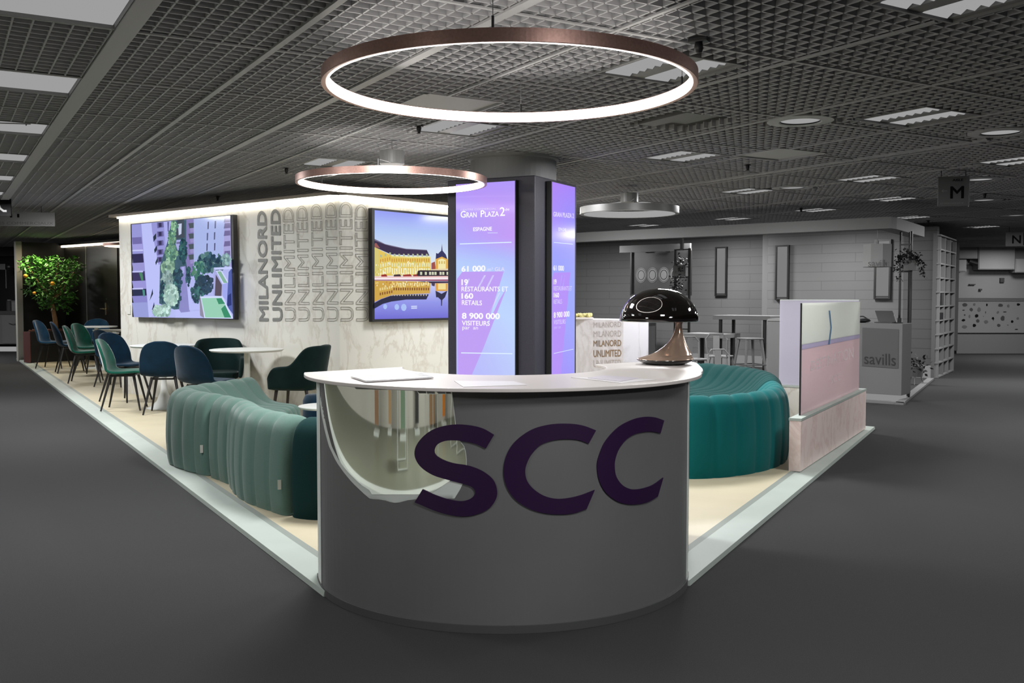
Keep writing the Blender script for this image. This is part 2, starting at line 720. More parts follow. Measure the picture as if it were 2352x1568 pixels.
for y0, y1 in ((-70, 65), (182, 224), (289, 315), (357, 375), (404, 417)):
    xm = {65: 295, 224: 190, 315: 110, 375: 58, 417: 26}[y1]
    am, bm_ = to_ab(pz(xm, y1, ZC))
    PANELS.append(am)
step = 1.83
a0 = PANELS[1]
PANELS = [a0 - 0.62 + (k - 1) * step for k in range(0, 6)]
for a in PANELS:
    RECTS.append((a, a + 0.62, -0.55, 0.79))
FLAT = to_ab(pz(1790, 355, ZC))
ACU = to_ab(pz(1568, 280, ZC))
HATCH = to_ab(pz(1025, 242, ZC))
for c in (FLAT, ACU, HATCH):
    RECTS.append((c[0] - 0.3, c[0] + 0.3, c[1] - 0.3, c[1] + 0.3))
DOWN = [to_ab(pz(x, y, ZC)) for x, y in ((1838, 279), (2298, 305), (1820, 432), (2250, 413), (2260, 460), (2333, 495))]
for c in DOWN:
    RECTS.append((c[0] - 0.24, c[0] + 0.24, c[1] - 0.24, c[1] + 0.24))


def in_view(a, b):
    p = from_ab(a, b)
    return 1.6 < p.y < 33 and abs(p.x) < 0.535 * p.y + 2.4


def slat_lines(fixed, along_a, lo, hi):
    """stretches of one slat line that lie in the visible wedge and outside the fixtures"""
    cuts = []
    for r in RECTS:
        f0, f1, t0, t1 = (r[2], r[3], r[0], r[1]) if along_a else (r[0], r[1], r[2], r[3])
        if f0 < fixed < f1:
            cuts.append((t0, t1))
    out = []
    t = lo
    start = None
    while t <= hi:
        ok = in_view(t, fixed) if along_a else in_view(fixed, t)
        if ok and start is None:
            start = t
        if (not ok or t + 0.2 > hi) and start is not None:
            out.append((start, t))
            start = None
        t += 0.2
    res = []
    for s, e in out:
        segs = [(s, e)]
        for c0, c1 in cuts:
            nx = []
            for s1, e1 in segs:
                if c1 <= s1 or c0 >= e1:
                    nx.append((s1, e1))
                else:
                    if c0 > s1:
                        nx.append((s1, c0))
                    if c1 < e1:
                        nx.append((c1, e1))
            segs = nx
        res += segs
    return res


mb = MB()
PIT_A, PIT_B = 0.61 / 7, 0.60 / 7
TH, DP = 0.0085, 0.045
k = 0
b = -6.0
while b < 30:
    for s, e in slat_lines(b, True, -2, 36):
        c = from_ab((s + e) / 2, b)
        c.z = ZC + DP / 2
        mb.box(c, (e - s, TH, DP), axes=(CA, -CB))
    b += PIT_B
a = -1.0
while a < 36:
    for s, e in slat_lines(a, False, -8, 30):
        c = from_ab(a, (s + e) / 2)
        c.z = ZC + DP / 2
        mb.box(c, (TH, e - s, DP), axes=(CA, -CB))
    a += PIT_A
struct(mb.build('ceiling', M_SLAT))
mb = MB()
mb.box((0, 16, ZC + 0.42), (70, 56, 0.04))
struct(mb.build('ceiling_slab', M_SLAB))
# flat runners of the grid
mb = MB()
for bb, w in ((0.83, 0.10), (2.27, 0.055), (1.55, 0.035), (7.5, 0.06)):
    for s, e in slat_lines(bb, True, -2, 36):
        c = from_ab((s + e) / 2, bb)
        c.z = ZC - 0.004
        mb.box(c, (e - s, w, 0.012), axes=(CA, -CB))
bb = 2.87
while bb < 22:
    for s, e in slat_lines(bb, True, -2, 36):
        c = from_ab((s + e) / 2, bb)
        c.z = ZC - 0.003
        mb.box(c, (e - s, 0.022, 0.01), axes=(CA, -CB))
    bb += 1.2
aa = a0 - 0.62 - 4 * 0.61
while aa < 28:
    for s, e in slat_lines(aa, False, -8, 30):
        c = from_ab(aa, (s + e) / 2)
        c.z = ZC - 0.002
        mb.box(c, (0.018, e - s, 0.008), axes=(CA, -CB))
    aa += 1.22
struct(mb.build('ceiling_trim', M_RUNNER))

# ---- far walls of the hall
mb = MB()
mb.box((0, 36, 1.6), (90, 0.2, 3.4))
struct(mb.build('wall_back', M_BACKDK))

# ---- booth platform
PL0, PL1 = pz(743, 1370, 0), pz(42, 828, 0)
PR0, PR1 = pz(1585, 1345, 0), pz(2010, 985, 0)
dl = (PL1 - PL0).normalized()
dr = (PR1 - PR0).normalized()
nl = Vector((dl.y, -dl.x, 0))       # into the booth from the left edge
nr_ = Vector((-dr.y, dr.x, 0))      # into the booth from the right edge
KIN = Vector((0.05, 4.75, 0))
BACKC = 0.64 * PR1.x + 0.768 * PR1.y
PLF = PL1 + dl * 0.6
poly = [PL0, KIN, PR0, PR1, PR1 + UU * 19.0, PLF]


def inset(w):
    a_ = PL0 + nl * w
    b_ = PR0 + nr_ * w
    return [a_, KIN + Vector((0, w * 1.1, 0)), b_, PR1 + nr_ * w - dr * w, PR1 + UU * 18.6 - VV * w, PLF + nl * w - dl * w]


def strip_ring(w0, w1, z0, z1):
    A_ = [p.copy() for p in (poly if w0 == 0 else inset(w0))]
    B_ = inset(w1)
    n = len(A_)
    vs = [(p.x, p.y, z0) for p in A_] + [(p.x, p.y, z1) for p in B_]
    return vs, [(i, (i + 1) % n, n + (i + 1) % n, n + i) for i in range(n)]


mb = MB()
p2 = inset(0.20)
mb.prism([(p.x, p.y) for p in p2], 0.0, ZP)
struct(mb.build('floor_platform', M_CREAM))
mb = MB()
vs, fs = strip_ring(0, 0.005, 0.0, 0.026)
mb.add(vs, fs)
vs, fs = strip_ring(0.005, 0.165, 0.026, 0.036)
mb.add(vs, fs)
struct(mb.build('trim_1', M_BORDER))
mb = MB()
vs, fs = strip_ring(0.165, 0.203, 0.036, 0.0412)
mb.add(vs, fs)
struct(mb.build('trim_2', M_BORDER2))

# ---- marble block with its light cove
ZL = 2.57
MC = pz(776, 439, ZL)
ML = pz(280, 494, ZL)
LLEN = (ML - MC).length
RLEN = (BACKC - (0.64 * MC.x + 0.768 * MC.y)) - 0.02
mb = MB()
MC0 = Vector((MC.x, MC.y, 0)) + (UU + VV) * 0.05
mb.run(MC0, UU, LLEN - 0.05, VV, 0.25, ZP, ZL - 0.03)
wall_l = struct(mb.build('wall_left', M_MARBLE))
mb = MB()
mb.run(MC0 + VV * 0.25, VV, RLEN - 0.30, UU, 0.25, ZP, ZL - 0.03)
wall_r = struct(mb.build('wall_right', M_MARBLE))
mb = MB()
mb.run(MC0 + UU * (LLEN - 0.30) + VV * 0.25, VV, RLEN - 0.5, UU, 0.25, ZP, ZL - 0.03)
struct(mb.build('wall_end', M_BLKWALL))
NL = -VV                      # outward normals
NR = -UU
PLN = MC0.copy()
# lip with the light strip beneath it
mb = MB()
mb.run(MC0 - VV * 0.09 - UU * 0.09, UU, LLEN + 0.16, VV, 0.13, ZL - 0.035, ZL)
mb.run(MC0 - UU * 0.09 - VV * 0.09, VV, RLEN + 0.05, UU, 0.13, ZL - 0.035, ZL)
struct(mb.build('trim_3', M_LIP))
mb = MB()
mb.run(MC0 - VV * 0.035, UU, LLEN - 0.06, VV, 0.02, ZL - 0.052, ZL - 0.036)
o = mb.build('cove_light_strip', M_COVE)
tag(o, 'warm white light strip under the top lip of the marble wall facing the seating', 'light strip', 'cove light strips')
mb = MB()
mb.run(MC0 - UU * 0.035, VV, RLEN - 0.1, UU, 0.02, ZL - 0.052, ZL - 0.036)
o = mb.build('cove_light_strip', M_COVE)
tag(o, 'warm white light strip above the screen with the lit palace facade', 'light strip', 'cove light strips')

# lettering cut on the marble
M_LET1 = mat('lettering_steel', (0.20, 0.205, 0.195), 0.4, 0.0)
M_LET2 = mat('lettering_line', (0.27, 0.26, 0.235), 0.5)
cols = [('MILANORD', 590, 606, 617, 484, 738, 'fill'), ('UNLIMITED', 621, 638, 649, 480, 738, 'fill'),
        ('UNLIMITED', 650, 669, 679, 477, 737, 'line'), ('UNLIMITED', 681, 701, 711, 473, 737, 'line'),
        ('UNLIMITED', 714, 735, 744, 469, 737, 'line'), ('UNLIMITED', 747, 768, 777, 465.5, 737, 'line'),
        ('UNLIMITED', 781, 802, 811, 464, 737, 'line'), ('UNLIMITED', 817, 837, 846, 470, 737, 'line')]
for i, (s, xt0, xt1, xb1, yt, yb, kind) in enumerate(cols):
    n = NL if i < 6 else NR
    par = wall_l if i < 6 else wall_r
    xw = 23 if i < 2 else 26
    wpx = xw
    # word runs upwards: its baseline is the right-hand edge of the column
    q = [(xb1, yb), (xb1 - 5.5, yt), (xt0 - 0.0, yt), (xt0 + 5.0, yb)]
    if i >= 6:
        q = [(xb1 + 1.5, yb), (xb1 - 2.0, yt), (xt0 - 1.0, yt), (xt0 + 2.5, yb)]
    mb = MB()
    if kind == 'fill':
        put_text(mb, s, q, PLN, n, 0.03, off=0.006)
        o = mb.build('lettering', M_LET1, par)
    else:
        put_outline(mb, s, q, PLN, n, 0.0, 0.007, off=0.006)
        o = mb.build('lettering', M_LET2, par)

# ---- back wall in black with a door, the end panel and its pale post
ZB = 2.6
KB = pz(147, 559, ZB)
KB.z = 0
PBL = pz(36, 555, ZB)
PBL.z = 0
mb = MB()
mb.run(KB, -UU, 6.0, VV, 0.12, ZP, ZB)
struct(mb.build('wall_black', M_BLKWALL))
dpan = (KB - PBL)
dpl = dpan.length
dpan.normalize()
npan = Vector((-dpan.y, dpan.x, 0))
mb = MB()
mb.run(PBL + dpan * 0.12, dpan, dpl - 0.1, npan, 0.08, ZP, ZB)
struct(mb.build('wall_side', M_BLKWALL))
mb = MB()
mb.run(PBL, dpan, 0.12, npan, 0.12, 0.0, ZB + 0.01)
struct(mb.build('trim_4', mat('post_pale', (0.36, 0.35, 0.31), 0.6)))
nB = -VV
Pdoor = KB
mb = MB()
s0 = pp(203, 700, Pdoor, nB)
s1 = pp(273, 700, Pdoor, nB)
dvec = Vector((s1.x - s0.x, s1.y - s0.y, 0))
z1 = pp(203, 566, Pdoor, nB).z
mb.run(Vector((s0.x, s0.y, 0)) + nB * 0.0, dvec, dvec.length, nB, 0.02, ZP + 0.01, z1)
door = struct(mb.build('door_1', mat('black_door', (0.008, 0.008, 0.008), 0.35)))
mb = MB()
for xx in (200.5,):
    p0 = pp(xx, 700, Pdoor, nB)
    mb.run(Vector((p0.x, p0.y, 0)), dvec, 0.03, nB, 0.022, ZP, z1 + 0.02)
struct(mb.build('door_frame', mat('door_seam', (0.10, 0.11, 0.09), 0.5)))
hp = pp(246, 709, Pdoor, nB) + nB * 0.03
mb = MB()
mb.box(hp, (0.045, 0.012, 0.26), axes=(-UU, VV))
mb.tube([hp + nB * 0.005, hp + nB * 0.06], 0.011)
mb.tube([hp + nB * 0.055 + Vector((0, 0, 0)), hp + nB * 0.055 + UU * 0.13], 0.011)
mb.build('door_handle', M_BRASS, door, bevel=0.003)
# light strip along the top of the black wall
mb = MB()
k0 = pp(147, 562, Pdoor, nB)
mb.run(KB + nB * 0.02 + UU * (-0.02), -UU, 4.5, nB, 0.06, ZB - 0.095, ZB - 0.055)
o = mb.build('cove_light_strip', emis('strip_light', (1.0, 0.86, 0.66), 5.0))
tag(o, 'warm light strip along the top of the black wall over the door', 'light strip', 'cove light strips')
mb = MB()
mb.run(KB + nB * 0.0, -UU, 4.5, nB, 0.10, ZB - 0.05, ZB)
struct(mb.build('trim_5', M_BLACK))
# light switch on the marble
sp = pp(297, 711, PLN, NL)
mb = MB()
mb.box(sp + NL * 0.006, (0.085, 0.012, 0.13), axes=(UU, -VV))
o = tag(mb.build('wall_switch', mat('switch_white', (0.62, 0.62, 0.58), 0.4), bevel=0.003), 'small white switch plate on the marble wall beside the garden screen', 'switch')

# ---- column: white drum at the ceiling
CC0 = pd(1228, 402, 8.6)
ca_, cb_ = Vector((-0.883, 0.469, 0)), Vector((0.469, 0.883, 0))
CS = 0.90
CCEN = Vector((CC0.x, CC0.y, 0)) + (ca_ + cb_) * (CS / 2)
mb = MB()
mb.lathe([(0.405, CC0.z - 0.02), (0.405, ZC - 0.03), (0.43, ZC - 0.02), (0.43, ZC + 0.06)], (CCEN.x, CCEN.y, 0), 48)
struct(mb.build('column', M_DRUM, smooth=False))


# ================================================================== SCREEN COLUMN
def LC(r, g, b):
    return lin((r, g, b))


tot = thing('display_totem', 'tall dark square totem around the column carrying two purple lit screens', 'display totem', (CCEN.x, CCEN.y, ZP))
mb = MB()
mb.run(CC0, ca_, CS, cb_, CS, ZP, CC0.z)
mb.build('body', M_DARKCOL, tot, world=True, bevel=0.008)
NCA, NCB = -cb_, -ca_                # outward normals of the two faces in view
PC = Vector((CC0.x, CC0.y, 0))


def col_screen(n, along, x0, x1, ytl, ytr, texts, bars, grad, stripe, ruled):
    """one portrait screen: frame, picture, words"""
    ym = 650
    P = PC + n * 0.055
    a = pp(x0, ym, P, n)
    b = pp(x1, ym, P, n)
    zt = (pp(x0, ytl, P, n).z + pp(x1, ytr, P, n).z) / 2
    fr = MB()
    d = Vector((b.x - a.x, b.y - a.y, 0))
    L = d.length
    fr.run(Vector((a.x, a.y, 0)) - d.normalized() * 0.008 - n * 0.05, d, L + 0.016, n, 0.05, 0.35, zt + 0.008)
    fro = fr.build('screen_frame', M_BLACK, tot, world=True)
    pic = MB()
    # picture: smooth colour bands from top to bottom
    d.normalize()
    zs = [zt - (zt - 0.36) * t for t, _, _ in grad]
    for k in range(len(grad) - 1):
        A_ = Vector((a.x, a.y, zs[k])) + n * 0.002
        B_ = Vector((a.x, a.y, 0)) + d * L
        B_.z = zs[k]
        B_ += n * 0.002
        C_ = B_.copy()
        C_.z = zs[k + 1]
        D_ = A_.copy()
        D_.z = zs[k + 1]
        pic.add([A_, B_, C_, D_], [(0, 1, 2, 3)], [LC(*grad[k][1]), LC(*grad[k][2]), LC(*grad[k + 1][2]), LC(*grad[k + 1][1])])
    for pts, c in stripe:
        poly_on(pic, pts, P, n, LC(*c), 0.003)
    for x_0, y_0, x_1, y_1, w in ruled:
        poly_on(pic, [(x_0, y_0), (x_1, y_1), (x_1, y_1 + w), (x_0, y_0 + w)], P, n, LC(222, 240, 255), 0.0055)
    po = pic.build('picture', M_SCREEN, fro, world=True)
    for s, q, bold, c in texts:
        tx = MB()
        put_text(tx, s, q, P, n, bold, LC(*c), 0.0065)
        tx.build('caption', M_SCREEN, fro, world=True)


WH = (252, 250, 255)
T1 = [('CENTRE COMMERCIAL', [(1058, 484), (1140, 481), (1140, 477), (1058, 480)], 0.0, (225, 215, 252)),
      ('G', [(1058, 500), (1070, 499.5), (1070, 484), (1058, 484.5)], 0.015, WH),
      ('RAN', [(1071.5, 499.5), (1095, 499), (1095, 487), (1071.5, 487.5)], 0.015, WH),
      ('P', [(1104, 498.5), (1113, 498), (1113, 482.5), (1104, 483)], 0.015, WH),
      ('LAZA', [(1114, 498), (1146, 496.5), (1146, 485), (1114, 486)], 0.015, WH),
      ('2', [(1148, 496), (1160, 495.5), (1160, 475), (1148, 476)], 0.01, WH),
      ('de', [(1160, 484), (1170, 483), (1170, 477), (1160, 478)], 0.0, WH),
      ('ESPAGNE', [(1087, 531), (1130, 529.5), (1130, 520.5), (1087, 522)], 0.02, WH),
      ('61 000', [(1060, 624), (1115, 623), (1115, 609), (1060, 611)], 0.03, WH),
      ('m\u00b2 GLA', [(1120, 623), (1159, 622), (1159, 613), (1120, 614)], 0.0, (232, 226, 255)),
      ('19', [(1060, 655), (1075, 655), (1075, 641), (1060, 641)], 0.03, WH),
      ('RESTAURANTS ET', [(1060, 669), (1167, 669), (1167, 658), (1060, 658)], 0.005, WH),
      ('160', [(1060, 686), (1087, 686), (1087, 673), (1060, 673)], 0.03, WH),
      ('RETAILS', [(1061, 700), (1107, 701), (1107, 690), (1061, 689)], 0.01, WH),
      ('8 900 000', [(1061, 732), (1148, 733), (1148, 719), (1061, 718)], 0.03, WH),
      ('VISITEURS', [(1061, 747), (1125, 748), (1125, 737), (1061, 736)], 0.012, WH),
      ('par  an', [(1062, 759), (1098, 759), (1098, 751), (1062, 750)], 0.0, WH)]
G1 = [(0.0, (178, 150, 250), (176, 152, 250)), (0.15, (178, 160, 248), (196, 158, 244)), (0.24, (178, 170, 252), (196, 156, 246)), (0.34, (182, 206, 252), (178, 190, 252)),
      (0.45, (186, 208, 252), (184, 206, 254)), (0.60, (186, 190, 252), (190, 214, 254)), (0.85, (182, 180, 252), (188, 200, 250)), (1.0, (190, 165, 250), (186, 168, 250))]
ST1 = [([(1050, 634), (1064, 624), (1158, 624), (1182, 624), (1158, 626), (1118, 762), (1090, 862), (1050, 862)][:1] + [(1062, 624), (1157, 622), (1098, 812), (1078, 862), (1052, 862)], (191, 158, 243)),
       ([(1157, 622), (1166, 660), (1098, 812), (1082, 862), (1052, 862), (1052, 780)], (192, 160, 243))]
ST1 = [([(1050, 640), (1062, 624), (1157, 623), (1083, 862), (1052, 862)], (191, 158, 243)),
       ([(1164, 660), (1146, 690), (1100, 790), (1083, 862), (1110, 800)], (191, 158, 243)),
       ([(1076, 640), (1079, 640), (1070, 664), (1067, 664)], (205, 212, 254)),
       ([(1112, 632), (1116, 632), (1100, 662), (1096, 662)], (214, 214, 254)),
       ([(1131, 632), (1135, 632), (1117, 668), (1113, 668)], (214, 214, 254)),
       ([(1146, 672), (1149, 672), (1124, 722), (1121, 722)], (214, 214, 254))]
col_screen(NCA, -ca_, 1048, 1183, 424, 414.5, T1, None, G1, ST1, [(1056, 559, 1175, 555, 2.2), (1059, 809, 1177, 811, 2.2), (1120, 534, 1143, 534, 1)])
T2 = [('GRAN PLAZA 2', [(1271, 497), (1318, 501), (1318, 490), (1271, 486)], 0.01, (225, 215, 255)),
      ('ESPAGNE', [(1282, 530), (1300, 531), (1300, 524), (1282, 522)], 0.01, (215, 215, 255)),
      ('61 000', [(1271, 621), (1295, 622), (1295, 610), (1271, 609)], 0.008, WH),
      ('19', [(1272, 653), (1278, 653), (1278, 641), (1272, 641)], 0.008, WH),
      ('RESTAURANTS ET', [(1272, 667), (1314, 667), (1314, 657), (1272, 657)], 0.0, (222, 215, 255)),
      ('160', [(1272, 683), (1284, 683), (1284, 672), (1272, 672)], 0.008, WH),
      ('RETAILS', [(1272, 698), (1291, 697), (1291, 687), (1272, 688)], 0.0, (222, 215, 255)),
      ('8 900 000', [(1272, 730), (1308, 727), (1308, 714), (1272, 717)], 0.008, WH),
      ('VISITEURS', [(1272, 745), (1299, 743), (1299, 733), (1272, 735)], 0.0, (226, 220, 255)),
      ('par an', [(1273, 757), (1288, 756), (1288, 749), (1273, 750)], 0.0, (200, 190, 250))]
G2 = [(0.0, (176, 134, 246), (166, 132, 250)), (0.15, (168, 140, 248), (150, 142, 250)), (0.28, (158, 158, 250), (166, 166, 252)), (0.45, (158, 172, 252), (160, 172, 254)),
      (0.65, (172, 156, 250), (160, 168, 254)), (1.0, (182, 146, 250), (158, 142, 250))]
ST2 = [([(1268, 640), (1272, 626), (1310, 625), (1288, 862), (1268, 862)], (182, 146, 248)),
       ([(1290, 632), (1291.5, 632), (1286, 664), (1284.5, 664)], (176, 176, 252)), ([(1297, 632), (1298.5, 632), (1292, 668), (1290.5, 668)], (176, 176, 252))]
col_screen(NCB, cb_, 1267, 1320, 417, 430, T2, None, G2, ST2, [(1272, 556, 1316, 560, 1.2), (1272, 811, 1317, 801, 1.2)])


# ================================================================== WALL SCREENS
def wall_tv(P, n, along, px, label):
    (x0, x1, ymid, (xt, yt), (xb, yb)) = px
    PF = P + n * 0.09
    a = pp(x0, ymid, PF, n)
    b = pp(x1, ymid, PF, n)
    zt = pp(xt, yt, PF, n).z
    zb = pp(xb, yb, PF, n).z
    d = Vector((b.x - a.x, b.y - a.y, 0))
    L = d.length
    t = thing('wall_television', label, 'television', ((a.x + b.x) / 2 - n.x * 0.09, (a.y + b.y) / 2 - n.y * 0.09, zb))
    m_ = MB()
    m_.run(Vector((a.x, a.y, 0)) - n * 0.06, d, L, n, 0.06, zb, zt)
    m_.build('case', M_BLACK, t, world=True, bevel=0.006)
    m_ = MB()
    m_.run(Vector((a.x, a.y, 0)) - n * 0.09 + d * 0.3, d, L * 0.4, n, 0.032, zb + 0.25, zt - 0.25)
    m_.build('wall_bracket', M_BLACKMET, t, world=True)
    return t, PF, a, d.normalized(), L, zb, zt


# --- screen with the courtyard garden
tv, PF, a, d, L, zb, zt = wall_tv(PLN, NL, UU, (301.5, 537.5, 620, (420, 503), (420, 731)), 'large wall screen showing a planted courtyard between white apartment blocks')


def k3(pts):
    return [(290 + x / 5.807, 480 + y / 5.807) for x, y in pts]


pic = MB()
OFF = [0.003]


def lay(pts, c, P=None, n=None):
    OFF[0] += 0.00006
    poly_on(pic, k3(pts), PF, NL, LC(*c), OFF[0])


lay([(70, 207), (1385, 86), (1424, 1462), (106, 1440)], (178, 184, 238))
lay([(70, 207), (205, 195), (300, 1440), (106, 1440)], (150, 150, 214))
for y0, h, c in [(380, 90, (112, 106, 168)), (470, 80, (160, 156, 220)), (600, 120, (40, 34, 78)), (720, 100, (150, 146, 208)), (835, 125, (52, 44, 92)), (960, 100, (150, 146, 212)),
                 (1070, 100, (30, 38, 70)), (1160, 90, (134, 132, 200)), (1250, 190, (150, 156, 214))]:
    lay([(76, y0), (205 + (y0 - 400) * 0.09, y0 - 8), (205 + (y0 + h - 400) * 0.09, y0 + h - 6), (82 + y0 * 0.015, y0 + h)], c)
for y0 in (545, 828, 1055):
    lay([(80, y0), (222, y0 - 6), (226, y0 + 14), (82, y0 + 18)], (196, 198, 246))
lay([(170, 850), (215, 845), (228, 950), (205, 960)], (70, 130, 96))
lay([(215, 1075), (245, 1078), (250, 1160), (225, 1165)], (70, 140, 130))
lay([(200, 196), (335, 186), (440, 700), (470, 1250), (330, 1440), (300, 1440), (225, 500)], (186, 192, 246))
lay([(335, 186), (500, 172), (530, 560), (520, 740), (430, 740), (345, 300)], (150, 150, 214))
for y0 in (180, 300, 420, 540, 640):
    lay([(410, y0), (495, y0 - 6), (500, y0 + 62), (415, y0 + 76)], (104, 100, 156))
    lay([(430, y0 + 6), (470, y0 + 2), (472, y0 + 56), (434, y0 + 62)], (52, 48, 86))
for q in ([(358, 370), (398, 320), (400, 390), (364, 440)], [(372, 540), (410, 480), (412, 540), (380, 590)], [(388, 710), (418, 640), (420, 690), (396, 750)],
          [(310, 1225), (352, 1060), (358, 1130), (322, 1200)], [(340, 1350), (372, 1240), (378, 1290), (352, 1340)]):
    lay(q, (34, 48, 62))
lay([(500, 172), (600, 160), (580, 480), (530, 560)], (172, 174, 236))
lay([(548, 170), (572, 168), (566, 300), (552, 300)], (96, 96, 150))
lay([(600, 160), (800, 142), (830, 800), (740, 1330), (640, 1340), (440, 1260), (450, 760), (560, 400)], (62, 92, 108))
lay([(680, 150), (770, 143), (780, 380), (660, 400)], (66, 76, 88))
lay([(690, 200), (740, 190), (735, 330), (700, 350)], (196, 204, 230))
lay([(655, 415), (750, 405), (750, 520), (690, 560), (660, 480)], (168, 170, 224))
lay([(670, 440), (745, 435), (745, 460), (670, 465)], (110, 108, 150))
lay([(800, 142), (910, 132), (905, 690), (850, 980), (795, 700)], (132, 122, 180))
for y0 in (190, 330, 470, 610):
    lay([(828, y0), (900, y0 - 8), (900, y0 + 62), (845, y0 + 70)], (74, 86, 92))
    lay([(850, y0 + 66), (905, y0 + 60), (905, y0 + 112), (858, y0 + 120)], (150, 142, 196))
lay([(900, 132), (1310, 96), (1285, 640), (980, 680), (900, 690)], (168, 182, 232))
for x0, y0 in ((1085, 170), (1180, 160), (1075, 320), (1170, 310), (1070, 460), (1172, 455)):
    lay([(x0, y0), (x0 + 18, y0 - 4), (x0 + 14, y0 + 95), (x0 - 2, y0 + 100)], (84, 88, 124))
lay([(1310, 96), (1388, 90), (1400, 770), (1290, 760)], (168, 164, 216))
for y0 in (110, 190, 290, 430, 560):
    lay([(1312, y0), (1385, y0 - 6), (1388, y0 + 60), (1300, y0 + 70)], (112, 104, 152))
lay([(720, 770), (790, 760), (806, 1000), (850, 1370), (700, 1390), (730, 1000)], (140, 138, 198))
lay([(740, 770), (775, 768), (775, 850), (735, 850)], (168, 168, 226))
rnd = random.Random(5)


def foliage(cx, cy, rx, ry, n, cols, sz):
    for _ in range(n):
        t = rnd.random() * 2 * PI
        r = math.sqrt(rnd.random())
        x, y = cx + rx * r * math.cos(t), cy + ry * r * math.sin(t)
        s = sz * (0.6 + 0.8 * rnd.random())
        c = rnd.choice(cols)
        m_ = 0.85 + 0.3 * rnd.random()
        rot = rnd.random() * PI
        q = [(min(1418, max(110, x + s * math.cos(rot + k * PI * 2 / 5) * (1 if k % 2 else 0.7))), min(1438, max(150, y + s * math.sin(rot + k * PI * 2 / 5) * 1.2))) for k in range(5)]
        lay(q, tuple(min(255, int(v * m_)) for v in c))


DK = [(40, 70, 88), (52, 88, 98), (34, 60, 76), (60, 106, 106)]
GR = [(116, 160, 128), (98, 140, 118), (140, 182, 146), (80, 122, 110)]
PALE = [(156, 190, 182), (176, 208, 196), (136, 172, 160), (186, 214, 208)]
foliage(640, 230, 45, 70, 40, GR, 18)
foliage(610, 380, 50, 90, 60, GR, 20)
foliage(760, 560, 45, 160, 90, [(40, 80, 92), (56, 100, 98), (28, 60, 70)], 22)
foliage(600, 580, 75, 110, 90, GR, 22)
foliage(560, 790, 85, 110, 110, [(130, 164, 140), (110, 146, 126), (150, 184, 160)], 22)
foliage(690, 920, 60, 130, 90, DK, 22)
foliage(545, 950, 70, 120, 90, [(132, 156, 160), (112, 140, 138), (150, 176, 172)], 22)
foliage(680, 1150, 50, 150, 70, DK, 20)
foliage(480, 1100, 30, 140, 50, DK, 18)
foliage(600, 1150, 95, 140, 150, PALE, 22)
foliage(480, 1360, 120, 85, 130, PALE, 22)
foliage(825, 900, 30, 130, 50, DK, 18)
foliage(1130, 720, 190, 130, 170, [(60, 94, 108), (44, 78, 92), (84, 120, 120), (30, 56, 78)], 26)
foliage(960, 850, 85, 150, 110, [(70, 124, 108), (94, 146, 120), (54, 104, 100)], 22)
foliage(1050, 1010, 120, 120, 120, [(40, 64, 86), (52, 78, 96), (34, 56, 72)], 24)
foliage(1330, 680, 60, 80, 50, [(120, 152, 160), (142, 176, 174)], 20)
foliage(940, 1130, 80, 110, 80, DK, 20)
lay([(815, 1065), (850, 1060), (885, 1260), (985, 1265), (985, 1340), (840, 1345)], (184, 190, 246))
lay([(1165, 780), (1405, 770), (1412, 800), (1190, 810)], (196, 204, 250))
lay([(1165, 780), (1190, 810), (1290, 1010), (1280, 1160), (1160, 1150)], (168, 172, 226))
lay([(1195, 870), (1275, 1010), (1268, 1160), (1180, 1155)], (86, 76, 92))
lay([(1195, 820), (1270, 815), (1365, 975), (1350, 1000), (1285, 1000)], (206, 214, 252))
lay([(1212, 832), (1262, 830), (1350, 985), (1300, 985)], (134, 178, 156))
lay([(1285, 1000), (1365, 980), (1350, 1230), (1285, 1165)], (160, 168, 236))
lay([(1365, 840), (1405, 790), (1422, 1400), (1340, 1290)], (80, 96, 168))
lay([(1355, 1150), (1400, 1120), (1405, 1280), (1345, 1300)], (40, 52, 118))
lay([(655, 1345), (705, 1340), (730, 1380), (975, 1355), (990, 1450), (655, 1447)], (186, 192, 246))
lay([(980, 1165), (1285, 1158), (1424, 1450), (1424, 1460), (1040, 1455)], (208, 218, 252))
lay([(978, 1170), (992, 1180), (1040, 1452), (985, 1420)], (142, 138, 160))
lay([(1003, 1188), (1272, 1183), (1400, 1448), (1055, 1446)], (150, 206, 180))
lay([(1200, 1192), (1268, 1188), (1318, 1262), (1232, 1268)], (54, 140, 104))
lay([(1265, 1330), (1318, 1280), (1400, 1446), (1310, 1446)], (54, 140, 104))
pic.build('picture', M_SCREEN, tv, world=True)

# --- screen with the lit palace facade
tv2, PF2, a, d, L, zb, zt = wall_tv(PLN, NR, VV, (854.5, 1122, 610, (940, 485), (940, 737)), 'large wall screen showing a lit palace mirrored in water')


def k4(pts):
    return [(840 + x / 5.6, 470 + y / 5.6) for x, y in pts]


pic = MB()
OFF[0] = 0.003


def lay2(pts, c, cs=None):
    OFF[0] += 0.00006
    P2 = PF2 + NR * OFF[0]
    vs = [pp(x, y, P2, NR) for x, y in k4(pts)]
    pic.add(vs, [tuple(range(len(vs)))], [LC(*q) for q in cs] if cs else LC(*c))


def band(y0, y1, c0, c1, x0=114, x1=1500):
    e = 0.094
    f = -0.019
    def yy(x, y):
        t = (y - 66) / 1414.0
        return y + (x - 112) * (e * (1 - t) + f * t)
    lay2([(x0, yy(x0, y0)), (x1, yy(x1, y0)), (x1, yy(x1, y1)), (x0, yy(x0, y1))], None, [c0, c0, c1, c1])


band(70, 330, (150, 158, 244), (178, 200, 244))
band(330, 640, (178, 200, 244), (214, 226, 240))
band(640, 960, (214, 226, 240), (224, 226, 236))
band(960, 1250, (206, 212, 244), (146, 150, 232))
band(1250, 1472, (146, 150, 232), (112, 108, 208))
